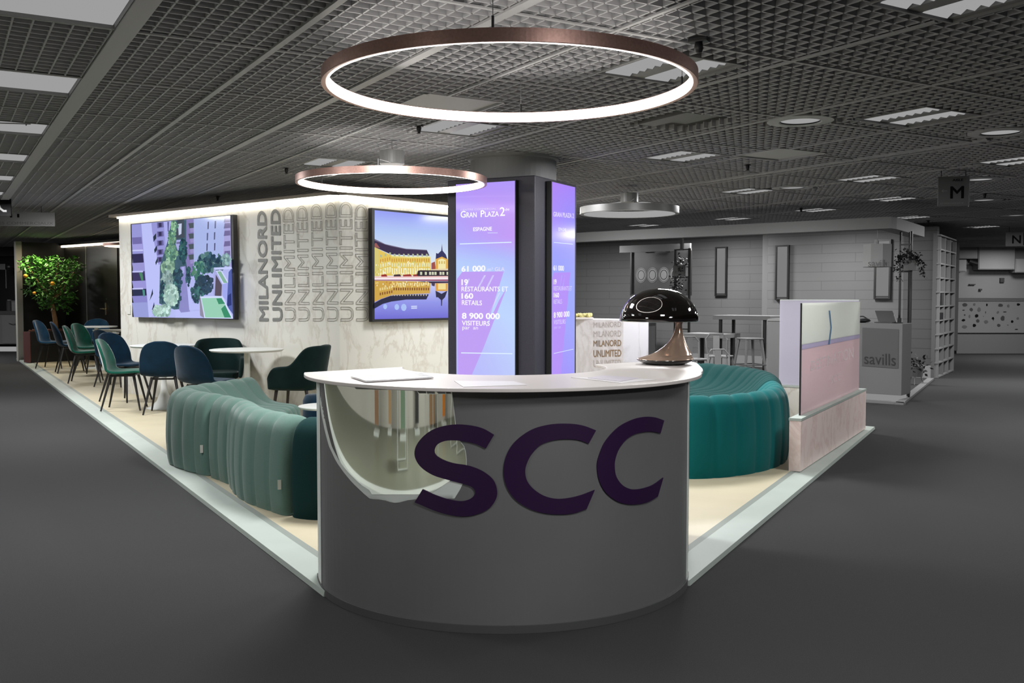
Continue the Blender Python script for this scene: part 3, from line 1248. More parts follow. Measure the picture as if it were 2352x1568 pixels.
# facade: polygon with curved roof
lay2([(114, 440), (250, 505), (340, 530), (520, 565), (785, 580), (820, 655), (560, 650), (330, 640), (114, 545)], (58, 46, 74))
lay2([(114, 460), (250, 512), (340, 537), (520, 573), (785, 588), (787, 582), (520, 566), (250, 505), (114, 444)], (120, 112, 140))
lay2([(114, 545), (200, 590), (330, 650), (560, 668), (830, 665), (838, 905), (114, 915)], (226, 196, 92))
lay2([(114, 545), (170, 570), (175, 920), (114, 920)], (214, 200, 120))
lay2([(114, 500), (135, 490), (185, 560), (114, 545)], (150, 92, 88))
lay2([(330, 650), (560, 668), (830, 665), (832, 680), (560, 684), (330, 668)], (236, 226, 150))
rnd = random.Random(9)
for i in range(22):
    x = 185 + i * 29.5
    yt = 665 + (330 - x) * 0.25 if x < 330 else 690
    lay2([(x, yt), (x + 14, yt + 3), (x + 14, yt + 46), (x, yt + 44)], (206, 150, 60))
    lay2([(x + 2, yt + 60), (x + 18, yt + 62), (x + 18, yt + 110), (x + 2, yt + 108)], (226, 226, 186))
    lay2([(x + 2, yt + 125), (x + 18, yt + 126), (x + 18, yt + 205), (x + 2, yt + 205)], (240, 238, 200))
    if i % 2 == 0:
        lay2([(x, yt - 60), (x + 22, yt - 56), (x + 22, yt - 24), (x, yt - 28)], (176, 184, 150))
for i in range(90):
    x = 120 + rnd.random() * 700
    y = 720 + rnd.random() * 180
    lay2([(x, y), (x + 10, y), (x + 10, y + 22), (x, y + 22)], rnd.choice([(246, 244, 214), (214, 180, 70), (232, 220, 150), (196, 206, 130)]))
# pavilion
lay2([(972, 590), (980, 500), (988, 590), (1030, 640), (1050, 700), (900, 700), (905, 620), (930, 630)], (48, 48, 92))
lay2([(845, 750), (890, 730), (900, 830), (845, 840)], (160, 76, 66))
lay2([(897, 700), (980, 668), (1062, 705), (1064, 850), (897, 850)], (226, 170, 70))
lay2([(930, 710), (980, 690), (1030, 712), (1030, 840), (930, 840)], (240, 230, 170))
for x in (940, 972, 1004):
    lay2([(x, 725), (x + 16, 725), (x + 16, 760), (x, 760)], (206, 178, 90))
lay2([(842, 830), (1068, 820), (1068, 850), (842, 850)], (224, 206, 170))
# tram, cars, quay
lay2([(655, 915), (670, 850), (700, 842), (1500, 848), (1500, 925), (655, 925)], (46, 34, 44))
for x in (700, 760, 815, 850, 885, 950, 985, 1040):
    lay2([(x, 862), (x + 26, 864), (x + 26, 902), (x, 902)], (206, 210, 180))
for x, w in ((200, 80), (360, 100), (480, 120), (610, 60)):
    lay2([(x, 900), (x + w * 0.8, 893), (x + w, 926), (x, 928)], (150, 44, 40) if w != 100 else (60, 40, 50))
lay2([(114, 925), (1500, 912), (1500, 935), (114, 942)], (236, 190, 186))
lay2([(114, 940), (1500, 930), (1500, 960), (114, 966)], (244, 232, 236))
lay2([(114, 964), (1500, 958), (1500, 986), (114, 974)], (150, 82, 110))
lay2([(655, 985), (1500, 985), (1500, 998), (860, 1010), (680, 1006)], (52, 40, 66))
# mirrored facade
lay2([(114, 975), (660, 985), (832, 1005), (826, 1140), (560, 1150), (330, 1165), (200, 1210), (114, 1250)], (206, 164, 74))
for i in range(22):
    x = 180 + i * 29.5
    yt = 1100 + (330 - x) * 0.2 if x < 330 else 1066
    lay2([(x, yt), (x + 16, yt), (x + 16, yt + 34), (x, yt + 36)], (130, 80, 40))
    lay2([(x, yt - 60), (x + 16, yt - 60), (x + 16, yt - 26), (x, yt - 26)], (232, 216, 150))
for i in range(60):
    x = 120 + rnd.random() * 700
    y = 985 + rnd.random() * 60
    lay2([(x, y), (x + 12, y), (x + 12, y + 20), (x, y + 20)], rnd.choice([(236, 214, 140), (190, 130, 60), (244, 236, 190)]))
lay2([(114, 1262), (200, 1214), (330, 1168), (560, 1152), (812, 1152), (780, 1218), (520, 1220), (330, 1245), (220, 1275), (114, 1335)], (40, 40, 66))
for i in range(14):
    x = 330 + i * 34
    lay2([(x, 1152), (x + 14, 1152), (x + 14, 1172), (x, 1172)], (190, 180, 160))
lay2([(895, 1010), (1056, 1010), (1050, 1110), (900, 1110)], (222, 160, 66))
lay2([(930, 1015), (1030, 1015), (1030, 1090), (930, 1090)], (238, 220, 150))
lay2([(845, 1010), (892, 1010), (885, 1050), (850, 1040)], (70, 56, 80))
lay2([(898, 1105), (975, 1145), (1050, 1105), (1020, 1190), (984, 1225), (980, 1300), (970, 1300), (968, 1225), (930, 1190), (905, 1190)], (44, 40, 70))
for x, y, r in ((490, 1320, 36), (400, 1315, 30), (250, 1310, 26)):
    lay2([(x + r * math.cos(k * PI / 5), y + 1.3 * r * math.sin(k * PI / 5)) for k in range(10)], (170, 194, 244))
lay2([(585, 1300), (660, 1298), (660, 1312), (585, 1314)], (206, 216, 250))
lay2([(585, 1322), (660, 1320), (660, 1336), (585, 1338)], (206, 216, 250))
pic.build('picture', M_SCREEN, tv2, world=True)

# ================================================================== RECEPTION DESK
DC = Vector((-0.045, 4.967, 0))
DR = 0.937
ZT = 1.041
desk = thing('reception_desk', 'curved dark grey reception desk with white worktop and large purple letters', 'reception desk', (DC.x, DC.y, 0))


def arc(c, r, a0, a1, n):
    return [(c[0] + r * math.cos(math.radians(a0 + (a1 - a0) * k / n)), c[1] + r * math.sin(math.radians(a0 + (a1 - a0) * k / n))) for k in range(n + 1)]


IN = (-0.04, 5.20)
top_poly = arc((DC.x, DC.y), 1.0, 188, 353, 72) + [(0.972, 4.93), (0.992, 5.03), (1.008, 5.14), (1.028, 5.30), (1.046, 5.45), (1.052, 5.55), (1.035, 5.62), (0.98, 5.665), (0.90, 5.68), (0.62, 5.52)] + arc(IN, 0.545, 22, -180, 48)
body_poly = arc((DC.x, DC.y), DR, 187, 360, 72) + [(0.955, 5.2), (1.0, 5.45), (0.95, 5.60), (0.62, 5.50)] + arc(IN, 0.60, 20, -178, 48)
mb = MB()
mb.prism(body_poly, 0.0, ZT - 0.016)
mb.build('front_panel', M_DESK, desk, world=True)
mb = MB()
mb.prism(top_poly, ZT - 0.016, ZT)
mb.build('worktop', M_WHITE, desk, world=True, bevel=0.003)
o_ = arc((DC.x, DC.y), DR + 0.008, 190, 352, 60)
i_ = arc((DC.x, DC.y), DR + 0.001, 190, 352, 60)
mb = MB()
mb.prism(o_ + list(reversed(i_)), 0.001, 0.035)
mb.build('base_strip', M_DESKRIM, desk, world=True)


def cyl(x, y, r):
    rr = ray(x, y)
    ax, ay = rr.x, rr.y
    bx, by = -DC.x, -DC.y
    A_ = ax * ax + ay * ay
    B_ = 2 * (ax * bx + ay * by)
    C_ = bx * bx + by * by - r * r
    D_ = B_ * B_ - 4 * A_ * C_
    if D_ < 0:
        t = -B_ / (2 * A_)
        p = Vector((ax * t, ay * t, 0)) - DC
        p = DC + p.normalized() * r
        return Vector((p.x, p.y, EYE + rr.z * t))
    t = (-B_ - math.sqrt(D_)) / (2 * A_)
    return Vector((ax * t, ay * t, EYE + rr.z * t))


# white end strips of the curved front
for a_0, nm in ((188.5, 'edge_strip'), (352.5, 'edge_strip')):
    pass


def rows_on(mb, rows, r, nx=14, thick=0.0):
    """rows: (y, xl, xr) in the photo; wraps the patch on the drum of radius r"""
    g = []
    for y, xl, xr in rows:
        rw = [cyl(xl + (xr - xl) * k / nx, y, r) for k in range(nx + 1)]
        for p in rw:
            p.z = min(p.z, ZT - 0.018)
        g.append(rw)
    mb.grid(g)


# strips of white edge at both ends
mb = MB()
for (xa, xb, ya, yb) in ((707.5, 714.5, 868, 1300),):
    g = []
    for k in range(15):
        y = ya + (yb - ya) * k / 14
        x0_ = 709.5 + (724.5 - 709.5) * (y - 868) / 440
        g.append([(x0_, y), (x0_ + 7, y)])
# end caps as real strips standing on the drum's ends
for ang, hw in ((195.0, 6.5), (347.5, 4.5)):
    p = arc((DC.x, DC.y), DR + 0.003, ang - hw, ang + hw, 10)
    q = arc((DC.x, DC.y), DR + 0.0005, ang - hw, ang + hw, 10)
    m2 = MB()
    m2.prism(p + list(reversed(q)), 0.03, ZT - 0.02)
    m2.build('edge_strip', M_EDGE, desk, world=True)

# polished patch with a pale rim painted in for a reflected white floor border
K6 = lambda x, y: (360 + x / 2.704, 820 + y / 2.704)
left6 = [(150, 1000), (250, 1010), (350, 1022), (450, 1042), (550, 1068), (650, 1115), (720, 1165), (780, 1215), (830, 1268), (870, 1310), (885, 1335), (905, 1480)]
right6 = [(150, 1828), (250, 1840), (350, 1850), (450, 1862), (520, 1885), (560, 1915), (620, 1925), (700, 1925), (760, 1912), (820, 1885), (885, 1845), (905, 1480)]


def interp(tab, y):
    for (y0, x0), (y1, x1) in zip(tab, tab[1:]):
        if y <= y1:
            return x0 + (x1 - x0) * (y - y0) / (y1 - y0) if y1 > y0 else x0
    return tab[-1][1]


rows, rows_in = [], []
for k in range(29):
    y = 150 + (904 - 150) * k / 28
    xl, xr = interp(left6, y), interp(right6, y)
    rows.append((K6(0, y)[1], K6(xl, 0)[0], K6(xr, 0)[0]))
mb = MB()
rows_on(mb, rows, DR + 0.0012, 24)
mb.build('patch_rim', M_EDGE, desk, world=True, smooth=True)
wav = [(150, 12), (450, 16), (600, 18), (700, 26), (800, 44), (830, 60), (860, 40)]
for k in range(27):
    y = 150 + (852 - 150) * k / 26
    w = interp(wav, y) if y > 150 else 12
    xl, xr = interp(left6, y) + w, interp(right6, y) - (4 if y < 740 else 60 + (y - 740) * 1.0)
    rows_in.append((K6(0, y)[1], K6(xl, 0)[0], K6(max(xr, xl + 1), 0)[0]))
mb = MB()
rows_on(mb, rows_in, DR + 0.0022, 48)
mb.build('polished_patch', M_MIRROR, desk, world=True, smooth=True)


# letters
def letter(center_pts, half, name):
    """thick stroke: centre line in photo px with a half width each, ends cut along given directions"""
    g0, g1 = [], []
    R = DR + 0.006
    n = len(center_pts)
    left, right = [], []
    for (xa, ya, xb, yb) in center_pts:
        left.append((xa, ya))
        right.append((xb, yb))
    m_ = MB()
    rows_ = []
    for (xa, ya), (xb, yb) in zip(left, right):
        rows_.append([cyl(xa + (xb - xa) * k / 6, ya + (yb - ya) * k / 6, R) for k in range(7)])
    m_.grid(rows_)
    # edges back to the panel
    for side in (0, 6):
        e = [r[side] for r in rows_]
        bk = []
        for p in e:
            q = Vector((p.x, p.y, 0)) - DC
            q = DC + q.normalized() * (DR + 0.001)
            bk.append(Vector((q.x, q.y, p.z)))
        m_.grid([e, bk])
    return m_.build(name, M_PURPLE, desk, world=True)


def spline(pts, n):
    """Catmull-Rom through pts (tuples of any length), n samples per span"""
    P = [np.array(p, float) for p in pts]
    P = [2 * P[0] - P[1]] + P + [2 * P[-1] - P[-2]]
    out = []
    for i in range(1, len(P) - 2):
        for k in range(n):
            t = k / n
            out.append(0.5 * ((2 * P[i]) + (-P[i - 1] + P[i + 1]) * t + (2 * P[i - 1] - 5 * P[i] + 4 * P[i + 1] - P[i + 2]) * t * t
                              + (-P[i - 1] + 3 * P[i] - 3 * P[i + 1] + P[i + 2]) * t ** 3))
    out.append(P[-2])
    return out


KL = lambda x, y: (660 + x / 2.119, 760 + y / 2.119)


def lt(pairs, n=6):
    o_ = []
    for p in spline(pairs, n):
        a_ = KL(p[0], p[1])
        b_ = KL(p[2], p[3])
        o_.append((a_[0], a_[1], b_[0], b_[1]))
    return o_


# S: (outer/upper side, inner/lower side) pairs along the stroke from the top terminal to the bottom one
letter(lt([(1006, 505, 966, 572), (950, 474, 915, 549), (880, 458, 860, 537), (800, 456, 806, 532), (720, 474, 764, 536), (664, 510, 728, 553), (626, 560, 714, 580), (620, 610, 722, 604),
           (648, 660, 756, 626), (706, 700, 810, 644), (780, 724, 884, 656), (850, 742, 950, 682), (896, 758, 1000, 722), (914, 782, 1020, 770), (904, 806, 1016, 816), (878, 822, 980, 864),
           (840, 828, 920, 892), (780, 818, 846, 902), (716, 796, 740, 882), (658, 770, 619, 833)]), 0, 'letter')
letter(lt([(1503, 483, 1467, 548), (1440, 460, 1415, 530), (1370, 451, 1350, 526), (1280, 455, 1290, 533), (1190, 480, 1232, 555), (1112, 535, 1190, 598), (1068, 600, 1166, 645), (1052, 680, 1158, 685),
           (1066, 755, 1168, 730), (1110, 820, 1200, 770), (1180, 865, 1250, 802), (1260, 888, 1305, 816), (1340, 892, 1360, 814), (1400, 885, 1425, 800), (1457, 866, 1497, 773)]), 0, 'letter')
letter(lt([(1835, 435, 1817, 498), (1790, 420, 1780, 490), (1740, 418, 1738, 491), (1680, 432, 1692, 502), (1610, 470, 1650, 528), (1550, 535, 1616, 572), (1520, 600, 1598, 620), (1508, 655, 1594, 660),
           (1518, 725, 1602, 708), (1550, 785, 1630, 748), (1605, 828, 1668, 768), (1660, 843, 1705, 770), (1710, 842, 1745, 762), (1760, 830, 1785, 746), (1804, 805, 1831, 713)]), 0, 'letter')

# ---- things on the desk
def flat_sheet(name, pts, z, h, m, label, cat, group=None):
    m_ = MB()
    p = [pz(x, y, z) for x, y in pts]
    c = sum(p, Vector()) / len(p)
    m_.prism([(q.x - c.x, q.y - c.y) for q in p], 0, h)
    o = m_.build(name, m)
    o.location = (c.x, c.y, z)
    return tag(o, label, cat, group)


bro = thing('brochure', 'glossy folded brochure with silver page lying over the polished patch', 'brochure', (0, 0, ZT + 0.003))
m_ = MB()
p = [pz(x, y, ZT) for x, y in ((806, 868), (968, 860), (996, 870), (840, 879))]
m_.prism([(q.x, q.y) for q in p], 0, 0.004)
m_.build('back_page', M_PAPER, bro)
m_ = MB()
g = []
for k in range(11):
    t = k / 10
    a_ = p[0].lerp(p[1], t)
    b_ = p[3].lerp(p[2], t)
    zz = 0.006 + 0.012 * math.sin(PI * t) ** 0.6 * 0.8
    g.append([Vector((a_.x, a_.y, 0.005)), Vector((a_.x, a_.y, 0)).lerp(Vector((b_.x, b_.y, 0)), 0.5) + Vector((0, 0, zz)), Vector((b_.x, b_.y, 0.0055))])
m_.grid(g)
m_.build('front_page', M_GLOSSPAPER, bro, smooth=True, fix=True)
flat_sheet('paper_sheet', [(1043, 875), (1180, 876), (1211, 884), (1064, 889)], ZT + 0.0005, 0.002, M_PAPER, 'thin blank paper sheet on the worktop in front of the purple screen', 'paper')
flat_sheet('paper_sheet', [(1312, 867), (1420, 868), (1507, 872), (1427, 880)], ZT + 0.0005, 0.002, M_PAPER, 'lower of two papers stacked on the worktop near the mushroom lamp', 'paper')
flat_sheet('leaflet', [(1350, 868), (1384, 862), (1470, 868), (1425, 876)], ZT + 0.003, 0.0015, mat('leaflet_paper', (0.62, 0.58, 0.66), 0.4), 'pale lilac leaflet lying on a larger paper near the mushroom lamp', 'leaflet')

# ---- mushroom lamp
LB = pz(1524, 838, ZT)
LB = Vector((0.855, 5.42, ZT))
lamp = thing('table_lamp', 'black domed mushroom table lamp with rose bronze foot on the worktop', 'lamp', tuple(LB))
sc = LB.y / FPX
m_ = MB()
prof = []
Rd, Hd = 90.5 * sc, 74 * sc
for k in range(19):
    t = k / 18 * PI / 2
    prof.append((max(0.0005, Rd * math.cos(t) ** 0.92 if t < PI / 2 - 1e-6 else 0.0005), 0.243 + Hd * math.sin(t) ** 1.05))
inner = [(max(0.0005, r - 0.006), z - 0.004) for r, z in reversed(prof)]
m_.lathe(inner[::-1][::-1] + [(Rd - 0.003, 0.240)] + prof, (-0.034, 0, 0), 64, caps=False)
m_.build('shade', M_LAMPBLK, lamp, smooth=True, fix=True)
secs = [(0.000, 0.150, 0.024), (0.002, 0.156, 0.030), (0.022, 0.130, 0.044), (0.042, 0.104, 0.062), (0.055, 0.078, 0.086), (0.065, 0.056, 0.112), (0.071, 0.038, 0.142), (0.074, 0.026, 0.172), (0.076, 0.0195, 0.205), (0.077, 0.0185, 0.235), (0.078, 0.023, 0.262)]
ss = spline(secs, 5)
m_ = MB()
m_.grid([[Vector((c + r * math.cos(2 * PI * i / 48), r * math.sin(2 * PI * i / 48) * (0.8 if z > 0.05 else 1), z)) for i in range(48)] for c, r, z in ss], closed_u=True)
m_.build('foot', M_ROSE, lamp, smooth=True)
m_ = MB()
m_.lathe([(0.095, 0.0005), (0.125, 0.006), (0.15, 0.018), (0.158, 0.028), (0.15, 0.030)], (0, 0, 0), 56)
m_.build('base', M_LAMPBLK, lamp, smooth=True)
m_ = MB()
m_.lathe([(0.021, 0.228), (0.0215, 0.232), (0.021, 0.236)], (0.077, 0, 0), 24)
m_.build('collar', M_COPPER, lamp)


# ================================================================== RING LAMPS
def ring_lamp(name, label, c, r, zb, h=0.055, t=0.03, hm=None, lm=None, canopy=True, light=0.0, cables=((0.5, 0), (2.6, 0), (4.7, 0)), cx=None):
    t_ = thing(name, label, 'pendant lamp', (c[0], c[1], zb), 0, 'ring pendant lamps')
    m_ = MB()
    m_.lathe([(r - t, 0.004), (r - 0.002, 0.0), (r, 0.002), (r, h), (r - t, h), (r - t, h - 0.004)], (0, 0, 0), 256, caps=False)
    m_.build('housing', hm or M_COPPER, t_, smooth=False)
    m_ = MB()
    m_.lathe([(r - t - 0.001, h - 0.004), (r - t - 0.002, 0.003), (r - t + 0.007, 0.0005)], (0, 0, 0), 256, caps=False)
    m_.build('diffuser', lm or M_RINGLIGHT, t_, smooth=True)
    zt = ZC - zb
    if canopy:
        m_ = MB()
        m_.lathe([(0.0005, zt - 0.20), (0.098, zt - 0.20), (0.102, zt - 0.195), (0.102, zt - 0.09), (0.0005, zt - 0.09)], (0, 0, 0), 32)
        m_.build('canopy', mat('canopy_grey', (0.20, 0.20, 0.20), 0.45, 0.2), t_)
        m_ = MB()
        m_.tube([(0, 0, zt - 0.09), (0, 0, zt)], 0.004, 6)
        m_.build('stem', M_STEEL, t_)
    for a, _ in cables:
        x, y = (r - t / 2) * math.cos(a), (r - t / 2) * math.sin(a)
        m_ = MB()
        m_.tube([(x, y, h), (x, y, h + 0.05)], 0.006)
        m_.build('cable_grip', M_BLACKMET, t_)
        m_ = MB()
        m_.tube([(x, y, h + 0.05), (x * (0.09 / r if canopy else 1), y * (0.09 / r if canopy else 1), zt + (0.0 if not canopy else -0.195))], 0.0022, 5)
        m_.build('cable', M_STEEL, t_)
    return t_


R1Z = 2.448
ring_lamp('ring_pendant_lamp', 'large lit copper ring lamp hanging over the reception desk', (-0.012, 4.90), 0.925, R1Z, 0.057, 0.032, canopy=False, cables=((4.64, 0), (1.50, 0), (0.2, 0)))
ring_lamp('ring_pendant_lamp', 'lit copper ring lamp with steel ceiling box above the marble corner', ((902.5 - 1176) / FPX * 8.1, 8.1), 0.785, 2.342, 0.055, 0.03)
M_GREYMET = mat('grey_metal', (0.20, 0.20, 0.20), 0.4, 0.3)
ring_lamp('ring_pendant_lamp', 'unlit looking grey ring lamp hanging behind the dark totem', ((1444 - 1176) / FPX * 11.4, 11.4), 0.575, 2.375, 0.08, 0.05, hm=M_GREYMET, lm=M_RINGGREY)
ring_lamp('ring_pendant_lamp', 'small warm ring lamp in front of the black door wall', ((324 - 1176) / FPX * 17.6, 17.6), 0.62, 2.31, 0.05, 0.03, lm=emis('warm_ring', (1.0, 0.82, 0.55), 4.0))


# ================================================================== CHAIRS AND TABLES
def shell_chair(label, m, loc=(0, 0, 0), rz=0, scale=1.0):
    t = thing('side_chair', label, 'chair', loc, rz, 'velvet shell side chairs', scale)
    rows = [(0.235, 0.452, 0.185, 0, 0), (0.215, 0.472, 0.205, 0, 0), (0.12, 0.466, 0.228, 0, 0.004), (0.0, 0.452, 0.238, 0, 0.012), (-0.10, 0.444, 0.242, 0.0, 0.022),
            (-0.165, 0.452, 0.243, 0.015, 0.035), (-0.205, 0.49, 0.243, 0.045, 0.03), (-0.228, 0.55, 0.242, 0.07, 0.01), (-0.248, 0.63, 0.238, 0.075, 0),
            (-0.268, 0.71, 0.222, 0.065, 0), (-0.286, 0.78, 0.195, 0.05, 0), (-0.298, 0.825, 0.158, 0.033, 0), (-0.305, 0.85, 0.105, 0.015, -0.004), (-0.308, 0.862, 0.05, 0.004, 0)]
    g = []
    for y, z, w, c, up in rows:
        g.append([Vector((1.10 * w * u, y + c * u * u, z + up * u * u)) for u in (-1, -0.85, -0.6, -0.3, 0, 0.3, 0.6, 0.85, 1)])
    mb = MB()
    mb.grid(g)
    mb.build('shell', m, t, smooth=True, solid=0.034, sub=1)
    mb = MB()
    mb.box((0, 0.13, 0.425), (0.30, 0.03, 0.02))
    mb.box((0, -0.13, 0.412), (0.30, 0.03, 0.02))
    mb.box((-0.12, 0, 0.418), (0.03, 0.26, 0.02))
    mb.box((0.12, 0, 0.418), (0.03, 0.26, 0.02))
    mb.build('seat_frame', M_BLACKMET, t)
    for sx in (-1, 1):
        for y0, y1 in ((0.13, 0.215), (-0.13, -0.235)):
            mb = MB()
            mb.tube([(sx * 0.13, y0, 0.43), (sx * 0.215, y1, 0.0)], 0.018, 10, 0.010)
            mb.build('leg', M_BLACKMET, t)
    return t


def head(deg):
    """turn so that the seat's front faces deg (0 = away from the camera, 90 = to the photo's right)"""
    return -math.radians(deg)


def gp(x, y, d):
    return ((x - 1176) / FPX * d, d, ZP)


CH = [  # (x px, depth, heading, material, scale, label)
    (379, 11.48, -8, M_BLUEV, 1.0, 'dark blue velvet chair seen from behind at the table with a cone foot'),
    (472, 10.50, 28, M_BLUEV, 1.0, 'dark blue velvet chair half hidden by the sage sofa'),
    (284, 11.85, 80, M_GREENV, 1.0, 'bright green velvet chair standing alone in side view near the platform edge'),
    (287, 12.80, 112, M_BLUEV, 1.04, 'dark blue velvet chair tucked between the green chair and the cone footed table'),
    (264, 14.9, 100, M_BLUEV, 1.0, 'dark blue velvet chair cut off by the end of the marble wall'),
    (196, 15.6, 72, M_GREENV, 1.06, 'green velvet chair in front of two others near the planter'),
    (212, 17.0, 95, M_GREENV, 1.05, 'dark green velvet chair just behind another green one'),
    (162, 17.6, 60, M_BLUEV, 1.07, 'dark blue velvet chair mostly hidden behind the green chairs'),
    (121, 18.7, 85, M_BLUEV2, 1.07, 'lighter blue velvet chair in side view in front of the planter box'),
    (212, 19.5, 175, M_BLUEV2, 1.07, 'blue velvet chair behind the round table by the black door wall'),
]
protos = {}
for x, dd, hd, m, s_, lab in CH:
    loc = gp(x, 0, dd)
    if not protos:
        protos['first'] = shell_chair(lab, m, loc, head(hd), s_)
        base_m = m
    else:
        dup(protos['first'], loc, head(hd), lab, 'velvet shell side chairs', s_, {base_m.name: m} if m is not base_m else None)


def arm_chair(label, m, loc, rz, scale=1.0):
    t = thing('armchair', label, 'armchair', loc, rz, 'dark green velvet armchairs', scale)
    mb = MB()
    g = []
    for k in range(33):
        th = math.radians(-128 + 256 * k / 32)
        a = abs(math.degrees(th))
        if a < 50:
            zt = 0.87 - 0.012 * (a / 50) ** 4
        elif a < 92:
            q = (a - 50) / 42
            zt = 0.858 - 0.20 * (q * q * (3 - 2 * q))
        else:
            q = (a - 92) / 36
            zt = 0.658 - 0.03 * q ** 2 - (0.10 * max(0, (q - 0.7) / 0.3) ** 2)
        rr = 0.27
        lean = 0.075 * max(0, math.cos(th))
        col_ = []
        for q in (0, 0.25, 0.5, 0.75, 0.93, 1.0):
            z = 0.41 + (zt - 0.41) * q
            rx = rr * (0.96 + 0.10 * q)
            ry = rr * (0.92 + 0.05 * q) + lean * q
            yy = -math.cos(th) * ry
            if a > 90:
                yy = (a - 90) / 38 * 0.235
                xx = math.copysign(rx * (1 - 0.04 * ((a - 90) / 38) ** 2), math.sin(th))
            else:
                xx = math.sin(th) * rx
            col_.append(Vector((xx, yy, z)))
        g.append(col_)
    mb.grid(g)
    mb.build('shell', m, t, smooth=True, solid=0.05, sub=1)
    mb = MB()
    mb.prism([(0.235 * math.copysign(abs(math.cos(a)) ** 0.6, math.cos(a)), 0.02 + 0.255 * math.copysign(abs(math.sin(a)) ** 0.6, math.sin(a))) for a in [2 * PI * k / 32 for k in range(32)]], 0.40, 0.485)
    mb.build('seat', m, t, bevel=0.025)
    for sx in (-1, 1):
        for y0, y1 in ((0.17, 0.22), (-0.15, -0.23)):
            mb = MB()
            mb.tube([(sx * 0.17, y0, 0.41), (sx * 0.215, y1, 0.0)], 0.019, 10, 0.010)
            mb.build('leg', mat('dark_walnut', (0.018, 0.010, 0.008), 0.4), t)
    return t


ac = arm_chair('dark green velvet armchair with open side arm against the marble wall corner', M_DGREENV, gp(683, 0, 10.25), head(-82), 1.0)
dup(ac, gp(500, 0, 11.6), head(165), 'dark green velvet armchair behind the round table with a straight post', 'dark green velvet armchairs', 1.0)


def round_table(label, loc, r, zt, foot, m=None):
    t = thing('round_table', label, 'table', loc, 0, 'white round tables')
    m = m or M_TABLE
    h = zt - loc[2]
    mb = MB()
    mb.lathe([(0.0005, h - 0.024), (r - 0.02, h - 0.024), (r, h - 0.008), (r, h - 0.002), (r - 0.004, h), (0.0005, h)], (0, 0, 0), 64)
    mb.build('table_top', m, t)
    mb = MB()
    if foot == 'cone':
        mb.lathe([(0.0005, 0.0), (0.21, 0.0), (0.21, 0.006), (0.15, 0.03), (0.09, 0.09), (0.05, 0.19), (0.032, 0.32), (0.03, 0.5), (0.04, h - 0.05), (0.07, h - 0.024)], (0, 0, 0), 40)
        mb.build('foot', m, t, smooth=True)
    else:
        mb.box((0, 0, h / 2), (0.055, 0.055, h - 0.04))
        mb.build('post', m, t, bevel=0.004)
        mb = MB()
        mb.lathe([(0.0005, 0.0), (0.24, 0.0), (0.24, 0.012), (0.05, 0.02), (0.0005, 0.02)], (0, 0, 0), 40)
        mb.build('foot', m, t)
    return t


round_table('white round table on a flared cone foot under the garden screen', gp(374, 0, 11.95), 0.39, 0.82, 'cone')
round_table('white round table on a straight post between two dark green armchairs', gp(566, 0, 11.0), 0.41, 0.82, 'post')
round_table('white round table beside the door wall with a blue chair behind it', gp(221, 0, 18.6), 0.38, 0.845, 'post')
round_table('white round table mostly hidden behind another near the black door', gp(262, 0, 19.1), 0.40, 0.76, 'post')
round_table('low white round table partly behind the dark blue chairs by the wall end', gp(248, 0, 18.2), 0.2, 0.735, 'post')
round_table('small low white coffee table behind the end of the reception desk', gp(745, 0, 8.6), 0.235, 0.45, 'post')
pf = thing('pouf', 'dark blue velvet pouf behind the small coffee table and the desk', 'pouf', gp(741, 0, 9.35))
mb = MB()
mb.lathe([(0.0005, 0.0), (0.17, 0.0), (0.19, 0.03), (0.20, 0.2), (0.195, 0.38), (0.17, 0.43), (0.0005, 0.44)], (0, 0, 0), 32)
mb.build('cushion', M_BLUEV, pf, smooth=True)
mb = MB()
mb.lathe([(0.196, 0.03), (0.204, 0.035), (0.204, 0.05), (0.197, 0.055)], (0, 0, 0), 32, caps=False)
mb.build('base_band', M_BLACK, pf)

# ================================================================== SOFAS
PROFILE = [(0.0, 0.0), (-0.012, 0.06), (-0.022, 0.22), (-0.014, 0.40), (0.0, 0.50), (0.03, 0.57), (0.085, 0.612), (0.15, 0.622), (0.22, 0.60), (0.29, 0.55), (0.37, 0.485), (0.46, 0.435), (0.58, 0.405),
           (0.74, 0.395), (0.88, 0.388), (0.955, 0.365), (0.99, 0.315), (1.0, 0.22), (0.995, 0.08), (0.98, 0.0)]


